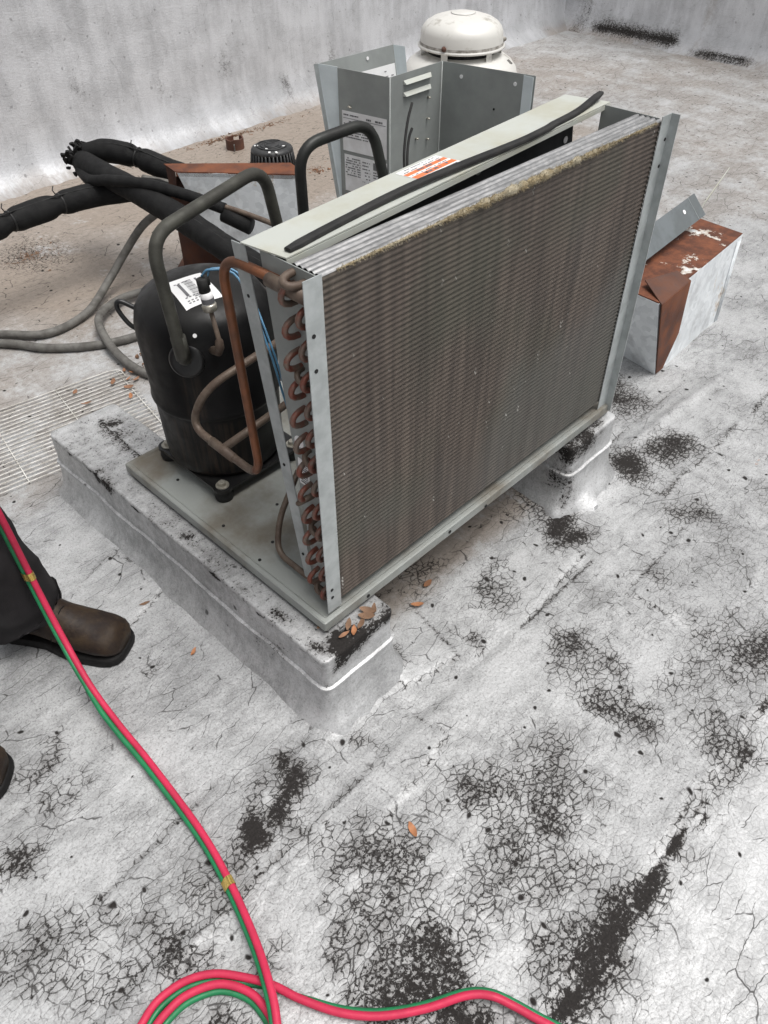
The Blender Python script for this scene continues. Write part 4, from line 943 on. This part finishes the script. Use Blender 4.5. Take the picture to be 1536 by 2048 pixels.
# ------------------------------------------------------------------ mushroom exhaust ventilator
VX, VY = 2.87, 2.115
vt = thing('exhaust_ventilator', 'white spun metal mushroom exhaust ventilator near the parapet', 'ventilator', (VX, VY, 0))
V0 = Vector((VX, VY, 0))
MB().box((VX, VY, .06), (.46, .46, .14), Matrix.Rotation(.1, 3, 'Z')).build('vent_curb', M['vent'], vt)
MB().lathe([(.262, .12), (.302, .125), (.306, .132), (.300, .145), (.298, .190), (.294, .235), (.283, .268), (.260, .296), (.225, .318), (.18, .332), (.12, .338)], V0, 64).build('lower_hood', M['vent'], vt, True)
MB().lathe([(.170, .325), (.165, .358)], V0, 40).build('dark_gap', M['hole'], vt, True)
cap = MB().lathe([(.15, .364), (.212, .358), (.218, .361), (.218, .368), (.209, .372), (.207, .388), (.205, .424), (.196, .446), (.178, .465), (.147, .482), (.103, .495), (.06, .501), (.002, .503)], V0, 64).build('dome_cap', M['vent'], vt, True)
MB().lathe([(.2108, .3705), (.2086, .384)], V0, 64, cap=False).build('stain_band', M['rim'], cap, True)
MB().lathe([(.062, .5015), (.055, .5050), (.002, .506)], V0, 32).build('crown', M['vent'], cap, True)
for k, dg in enumerate((196, 262, 318, 20, 90, 140)):
    a = math.radians(dg); c, s = math.cos(a), math.sin(a)
    MB().box(V0 + Vector((.203 * c, .203 * s, .345)), (.004, .034, .044), Matrix.Rotation(a, 3, 'Z')).build('bracket', M['vent'], vt)
    if k in (0, 2, 4): MB().lathe([(.010, 0), (.013, .006), (.006, .02)], V0 + Vector((.2068 * c, .2068 * s, .384)), 12, (c, s, 0)).build('latch', M['rust_dark'] if k == 0 else M['rim'], cap, True)
MB().box(V0 + Vector((.10, -.222, .300)), (.045, .028, .010), Matrix.Rotation(.5, 3, 'X')).build('maker_plate', M['conduit'], vt)

# ------------------------------------------------------------------ twin welding hose
hose = thing('welding_hose', 'red and green twin welding hose looped across the cracked roof', 'hose', (-.40, -.05, 0))
hp = [(-.46, .42, 1.0), (-.42, .44, .75), (-.386, .452, .55), (-.377, .461, .40), (-.372, .464, .24), (-.379, .405, .125), (-.391, .306, .060), (-.395, .206, .032), (-.397, .106, .022), (-.409, -.065, .020), (-.428, -.173, .022), (-.455, -.272, .034), (-.481, -.341, .046), (-.504, -.385, .046), (-.54, -.43, .036), (-.60, -.45, .022), (-.66, -.42, .018), (-.685, -.36, .018),
      (-.672, -.30, .018), (-.640, -.262, .018), (-.601, -.254, .018), (-.569, -.259, .018), (-.532, -.280, .018), (-.510, -.314, .018), (-.504, -.347, .018), (-.512, -.385, .018), (-.55, -.425, .018), (-.61, -.43, .018), (-.68, -.38, .022), (-.70, -.31, .022), (-.672, -.258, .020), (-.636, -.238, .018), (-.605, -.232, .018), (-.565, -.240, .018), (-.529, -.263, .018), (-.500, -.300, .018), (-.477, -.339, .018),
      (-.460, -.383, .018), (-.431, -.439, .018), (-.393, -.485, .018), (-.340, -.527, .020), (-.287, -.560, .026), (-.261, -.587, .026), (-.246, -.622, .022), (-.233, -.663, .020), (-.20, -.75, .018), (-.10, -.95, .018), (.1, -1.2, .018), (.5, -1.4, .018)]
hpath = spline(hp, 9); rp = []; gpth = []
for i, p in enumerate(hpath):
    T = (hpath[min(i + 1, len(hpath) - 1)] - hpath[max(i - 1, 0)]).normalized(); side = T.cross(Vector((0, 0, 1)))
    side = side.normalized() if side.length > .05 else Vector((-.7, .7, 0)); t = i / len(hpath)
    # green lies on the right of the red one, partly under it, and rolls to the left along the last run
    w = float(sstep(.70, .80, t)); lift = float(sstep(.14, .20, t)); lat = (1 - w) * (.0112 - .0042 * lift) + w * -.0074
    down = -.0105 * lift * (1 if w < .5 else 1) if abs(lat) < .0135 else 0
    rp.append(p); g = p + side * lat + Vector((0, 0, -.0086 * lift - (.004 if .2 < w < .8 else 0)))
    if T.z < -.3: g = p + (RT * -.0112 + FW * .004)
    gpth.append(g)
gpth = [sum((gpth[max(0, min(len(gpth) - 1, i + k))] for k in (-2, -1, 0, 1, 2)), Vector()) / 5 for i in range(len(gpth))]
MB().tube(rp, .0061, 14).build('red_line', M['red_hose'], hose, True)
MB().tube(gpth, .0052, 12).build('green_line', M['green_hose'], hose, True)
def clip(pos):
    i = min(range(len(hpath)), key=lambda k: (hpath[k] - Vector(pos)).length); p, g = hpath[i], gpth[i]; T = (hpath[i + 1] - hpath[i - 1]).normalized(); e = (g - p).normalized(); n = T.cross(e).normalized()
    a, b = .0074, .0064; ring = [p - e * a * math.cos(t) + n * a * math.sin(t) for t in np.linspace(-1.57, 1.57, 9)] + [g + e * b * math.cos(t) - n * b * math.sin(t) * -1 for t in np.linspace(1.57, -1.57, 9)]
    MB().loft([[q - T * .0085 for q in ring], [q + T * .0085 for q in ring]], cap=False).build('brass_clip', M['brass'], hose, True)
clip((-.372, .464, .235)); clip((-.428, -.172, .022))

# ------------------------------------------------------------------ the technician: only the boots and one trouser leg reach into the picture
man = thing('person', 'person in dark trousers and worn brown work boots beside the wire guard', 'person', (-.60, .55, 0))
def boot(heel, toe):
    heel, toe = Vector((*heel, 0)), Vector((*toe, 0)); f = (toe - heel); L = f.length; f.normalize(); s = Vector((f.y, -f.x, 0))
    def ring(t, w, z0, z1, n=20, sq=2.4, sh=0.0):
        out = []
        for k in range(n):
            a = 2 * math.pi * k / n; c, sn = math.cos(a), math.sin(a)
            c = math.copysign(abs(c) ** (2 / sq), c); sn = math.copysign(abs(sn) ** (2 / sq), sn)
            zz = (z0 + z1) / 2 + (z1 - z0) / 2 * sn; out.append(heel + f * (t * L) + s * (c * w * (1 - .28 * max(0, sn)) + sh) + Vector((0, 0, zz)))
        return out
    prof = [(.015, .020, .020, .075), (.03, .030, .016, .105), (.08, .036, .016, .150), (.16, .0395, .016, .165), (.26, .040, .018, .168), (.36, .040, .020, .155), (.46, .042, .020, .125), (.56, .046, .019, .104), (.66, .050, .018, .092), (.76, .052, .018, .085), (.85, .052, .018, .080), (.92, .0475, .018, .074), (.96, .040, .019, .064), (.985, .027, .021, .050)]
    up = MB().loft([ring(t, w, a, b) for t, w, a, b in prof]).build('boot', M['boot'], man, True)
    sp = [(.0, .018), (.02, .030), (.07, .038), (.16, .041), (.30, .038), (.42, .038), (.55, .048), (.68, .055), (.80, .0545), (.88, .053), (.935, .048), (.975, .038), (.995, .024), (1.0, .010)]
    o = []
    for t, w in sp: o.append(heel + f * (t * L) + s * w)
    for t, w in reversed(sp): o.append(heel + f * (t * L) - s * w)
    cen = heel + f * L * .5
    def lay(z, g): return [cen + (p - cen) * g + Vector((0, 0, z + (.010 if .32 < (p - heel).dot(f) / L < .40 and z < .004 else 0))) for p in o]
    MB().loft([lay(.001, .985), lay(.004, 1.0), lay(.017, 1.0), lay(.021, .985), lay(.023, .95)]).build('sole', M['sole'], up, sharp=50)
    th = [heel + f * L * .045 + Vector((0, 0, .03))]
    for q in (.53, .57): MB().tube([heel + f * (q * L) + s * (c * .047) + Vector((0, 0, .104 - .055 * c * c)) for c in np.linspace(-1, 1, 13)], .0012, 5).build('stitching', M['sole'], up, True)
boot((-.432, .628), (-.276, .366)); boot((-.805, .475), (-.590, .272))
def trouser(pts, rad, seed):
    path = spline(pts, 12); n = len(path); rr = []
    R0 = np.interp(np.linspace(0, 1, n), np.linspace(0, 1, len(rad)), rad); rings = []
    for i, p in enumerate(path):
        t = i / (n - 1); out = []
        for k in range(36):
            a = 2 * math.pi * k / 36; fold = .18 * float(fbm(math.cos(a) * 1.3 + seed, p.z * 16 + math.sin(a) * 1.2, 3)) * (1.3 if p.z < .3 else .6)
            cuff = .014 * math.sin(a * 3 + seed) if i == 0 else 0
            r_ = R0[i] * (1 + fold); out.append(p + Vector((r_ * math.cos(a), r_ * math.sin(a) * 1.06, cuff + (.03 * math.cos(a + .6) if i < 3 else 0))))
        rings.append(out)
    m = MB(); m.loft(rings, cap=False); return m.build('trouser_leg', M['denim'], man, True)
trouser([(-.396, .560, .078), (-.400, .565, .13), (-.412, .565, .22), (-.432, .562, .36), (-.455, .56, .50), (-.51, .57, .75), (-.56, .58, .95)], [.083, .086, .080, .080, .083, .092, .10], 2.0)
trouser([(-.765, .445, .078), (-.765, .447, .13), (-.757, .455, .22), (-.745, .47, .36), (-.735, .48, .50), (-.715, .53, .75), (-.70, .57, .95)], [.086, .086, .080, .080, .083, .092, .10], 5.0)
MB().loft([[Vector((-.63 + a * math.cos(t), .575 + b * math.sin(t), zz)) for t in np.linspace(0, 2 * math.pi, 28, endpoint=False)] for a, b, zz in ((.10, .07, .80), (.155, .105, .84), (.172, .122, .92), (.166, .122, 1.0), (.155, .118, 1.07))]).build('trouser_seat', M['denim'], man, True)
def skin_body():
    nodes = {'pel': ((-.63, .585, .98), .115), 'waist': ((-.63, .59, 1.10), .115), 'chest': ((-.625, .58, 1.30), .14), 'neckb': ((-.62, .575, 1.43), .075), 'neck': ((-.615, .565, 1.475), .055), 'head1': ((-.605, .55, 1.545), .078), 'head2': ((-.60, .55, 1.615), .092), 'head3': ((-.60, .555, 1.685), .065),
             'shL': ((-.47, .68, 1.41), .06), 'elL': ((-.40, .72, 1.14), .045), 'wrL': ((-.36, .62, .95), .030), 'haL': ((-.35, .58, .90), .034),
             'shR': ((-.76, .46, 1.41), .06), 'elR': ((-.74, .36, 1.16), .045), 'wrR': ((-.56, .36, 1.04), .030), 'haR': ((-.49, .385, 1.01), .034), 'hipL': ((-.56, .62, .93), .10), 'hipR': ((-.70, .56, .93), .10)}
    edges = [('pel', 'waist'), ('waist', 'chest'), ('chest', 'neckb'), ('neckb', 'neck'), ('neck', 'head1'), ('head1', 'head2'), ('head2', 'head3'), ('chest', 'shL'), ('shL', 'elL'), ('elL', 'wrL'), ('wrL', 'haL'), ('chest', 'shR'), ('shR', 'elR'), ('elR', 'wrR'), ('wrR', 'haR'), ('pel', 'hipL'), ('pel', 'hipR')]
    for hnd, fdir in (('haL', Vector((.02, -.5, -1))), ('haR', Vector((.9, .3, -.35)))):
        c = Vector(nodes[hnd][0]); fdir.normalize(); s = fdir.cross(Vector((0, 0, 1))); s = s.normalized() if s.length > .2 else Vector((1, 0, 0))
        for q in range(4):
            b = c + fdir * .028 + s * (.020 * (q - 1.5)); L = (.032, .038, .036, .028)[q]; k1, k2 = f'{hnd}f{q}', f'{hnd}g{q}'
            nodes[k1] = (tuple(b + fdir * L), .0095); nodes[k2] = (tuple(b + fdir * L * 1.4 + Vector((-.012, .008, -.024))), .0085); edges += [(hnd, k1), (k1, k2)]
        k1 = f'{hnd}t'; nodes[k1] = (tuple(c + s * -.042 + fdir * .02), .0105); edges.append((hnd, k1))
    names = list(nodes); off = root_loc(man); me = bpy.data.meshes.new('body')
    me.from_pydata([Vector(nodes[k][0]) - off for k in names], [(names.index(a), names.index(b)) for a, b in edges], [])
    o = bpy.data.objects.new('body', me); COL.objects.link(o); o.parent = man
    sk_ = o.modifiers.new('skin', 'SKIN')
    for i, k in enumerate(names): me.skin_vertices[0].data[i].radius = (nodes[k][1],) * 2
    me.skin_vertices[0].data[0].use_root = True
    o.modifiers.new('sub', 'SUBSURF').levels = 2; o.modifiers['sub'].render_levels = 2
    n = NT('clothed_body'); z = n.sep(n.P)[2]
    sh_ = n.step(z, 1.445, 1.45, 0, 1); ln = n.step(z, 1.07, 1.075, 1, 0); far = n.step(n.math('ABSOLUTE', n.math('ADD', n.sep(n.P)[1], -.56)), .10, .11)
    n.set(Base_Color=n.mix(sh_, n.mix(ln, (.06, .065, .075), (.024, .022, .023)), (.42, .25, .18)), Roughness=.8); me.materials.append(n.m)
    # face and hair
    hd = Vector((-.60, .55, 1.60)); fdv = Vector((.55, -.83, 0)).normalized(); sd = Vector((fdv.y, -fdv.x, 0))
    MB().lathe([(.002, .075), (.04, .070), (.075, .045), (.089, .01), (.09, -.02), (.084, -.045)], hd - fdv * .014 + Vector((0, 0, .045)), 24).build('hair', M['hair'], o, True)
    for q in (-1, 1):
        MB().lathe([(.001, -.009), (.008, -.005), (.009, .002), (.001, .009)], hd + fdv * .078 + sd * .031 * q, 10, fdv).build('eye', M['white'], o, True)
        MB().lathe([(.004, -.006), (.022, -.004), (.020, .008), (.003, .010)], hd + sd * .086 * q + Vector((0, 0, -.008)), 12, sd * q).build('ear', M['skin'], o, True)
    MB().tube([hd + fdv * .080 + Vector((0, 0, .004)), hd + fdv * .098 + Vector((0, 0, -.026)), hd + fdv * .084 + Vector((0, 0, -.034))], [.007, .012, .007], 8).build('nose', M['skin'], o, True)
    MB().tube([hd + fdv * .076 + sd * .022 + Vector((0, 0, -.056)), hd + fdv * .084 + Vector((0, 0, -.054)), hd + fdv * .076 - sd * .022 + Vector((0, 0, -.056))], .005, 8).build('mouth', M['skin'], o, True)
skin_body()

# ------------------------------------------------------------------ dry leaves and litter
def leaf_mesh(L, w, curl, seed):
    r = random.Random(seed); V = []; n = 7
    for i in range(n + 1):
        t = i / n; ww = w * math.sin(math.pi * min(1, t * .96 + .04)) ** .8; zc = curl * (t - .5) ** 2 * 4 * L
        for j in (-1, 0, 1): V.append((L * (t - .5) + r.uniform(-.0006, .0006), j * ww + r.uniform(-.0005, .0005), zc + abs(j) * ww * curl * 2.2 + r.uniform(0, .0006)))
    return V, grid_faces(n + 1, 3).tolist()
def leaf(p, L, rot, label, mat, seed, tilt=0.0, grp='dry leaves on the roof', ground=.004):
    V, F = leaf_mesh(L, L * random.uniform(.13, .26), random.uniform(.06, .2), seed); R = Matrix.Rotation(rot, 3, 'Z') @ Matrix.Rotation(tilt, 3, 'X')
    zmin = min((R @ Vector(v)).z for v in V)
    o = mesh_obj('dry_leaf', [R @ Vector(v) + Vector((0, 0, p[2] - zmin)) for v in V], F, M[mat], smooth=True); o.location = (p[0], p[1], 0)
    return tag(o, label, 'leaf', grp)
leaf((-.185, .267, .003), .022, .5, 'small orange leaf on the bare roof beside the long curb face', 'leaf_orange', 1)
leaf((-.181, .454, .004), .026, -.3, 'small dark brown leaf between the boot and the curb', 'leaf_brown', 2)
leaf((-.148, -.326, .004), .030, 1.2, 'pale orange leaf lying alone on the cracked open roof', 'leaf_orange', 3)
leaf((.238, .012, .006), .030, -.7, 'bright orange leaf on the roof just past the curb end', 'leaf_orange', 4)
leaf((.300, .037, .006), .028, .1, 'brown orange leaf on the roof under the coil', 'leaf', 5)
leaf((.934, -.355, .004), .024, .9, 'pale orange leaf on the roof beyond the far curb', 'leaf_orange', 6)
leaf((1.239, -.312, .004), .026, .1, 'faded leaf on the roof out beyond the far curb', 'leaf_orange', 7)
for i, (x, y) in enumerate([(-.010, -.047), (-.043, .006), (-.009, -.030), (.012, -.044), (-.030, -.040), (.030, -.040), (.052, -.037), (.042, -.032)]):
    leaf((x, y, .1905 + .0012 * (i % 3)), random.uniform(.020, .038), random.uniform(-1.2, 1.2), 'orange leaf in the dry leaves caught at the pan corner' if i == 0 else 'brown dry leaf heaped against the base pan corner', 'leaf_orange' if i == 0 else random.choice(['leaf_brown', 'leaf_brown', 'leaf']), 30 + i, random.uniform(-.3, .3), 'dry leaves at the pan corner')
for i, (x, y) in enumerate([(.302, 1.294), (.316, 1.262), (.285, 1.245), (.330, 1.285), (.30, 1.225), (.245, 1.265), (.240, 1.160), (.262, 1.205), (.128, 1.222), (.135, 1.298)]):
    leaf((x, y, .012), random.uniform(.022, .036), random.uniform(0, 6), 'dry orange leaf caught in the wires of the white guard', random.choice(['leaf', 'leaf_orange', 'leaf']), 60 + i, random.uniform(-.3, .3), 'dry leaves in the wire guard')
def litter(name, label, cx, cy, rx, ry, n, mats, seed):
    r = random.Random(seed); m = MB()
    for i in range(n):
        a, q = r.uniform(0, 6.28), abs(r.gauss(0, .5)); x, y = cx + rx * q * math.cos(a), cy + ry * q * math.sin(a); L = r.uniform(.006, .02)
        V, F = leaf_mesh(L, L * r.uniform(.12, .3), .1, i); R = Matrix.Rotation(r.uniform(0, 6), 3, 'Z') @ Matrix.Rotation(r.uniform(-.5, .5), 3, 'X'); V = [R @ Vector(v) for v in V]; zm = min(v.z for v in V)
        m.add([v + Vector((x, y, .004 - zm + r.uniform(0, .006))) for v in V], F)
    return tag(m.build(name, M[mats], None), label, 'leaf litter', kind='stuff')
litter('leaf_litter', 'heap of dark crumbled leaves on the stained roof beneath the insulated pipe', .50, 2.25, .12, .10, 260, 'leaf_brown', 1)
litter('leaf_litter', 'orange leaf crumbs gathered round the black drain', 1.86, 2.13, .10, .07, 120, 'leaf', 2)
litter('leaf_litter', 'leaf crumbs on the roof behind the compressor', .42, 1.30, .10, .08, 130, 'leaf_brown', 3)
litter('leaf_litter', 'twigs and crumbled leaves scattered along the foot of the long parapet', 1.9, 2.78, .9, .05, 260, 'leaf_brown', 4)
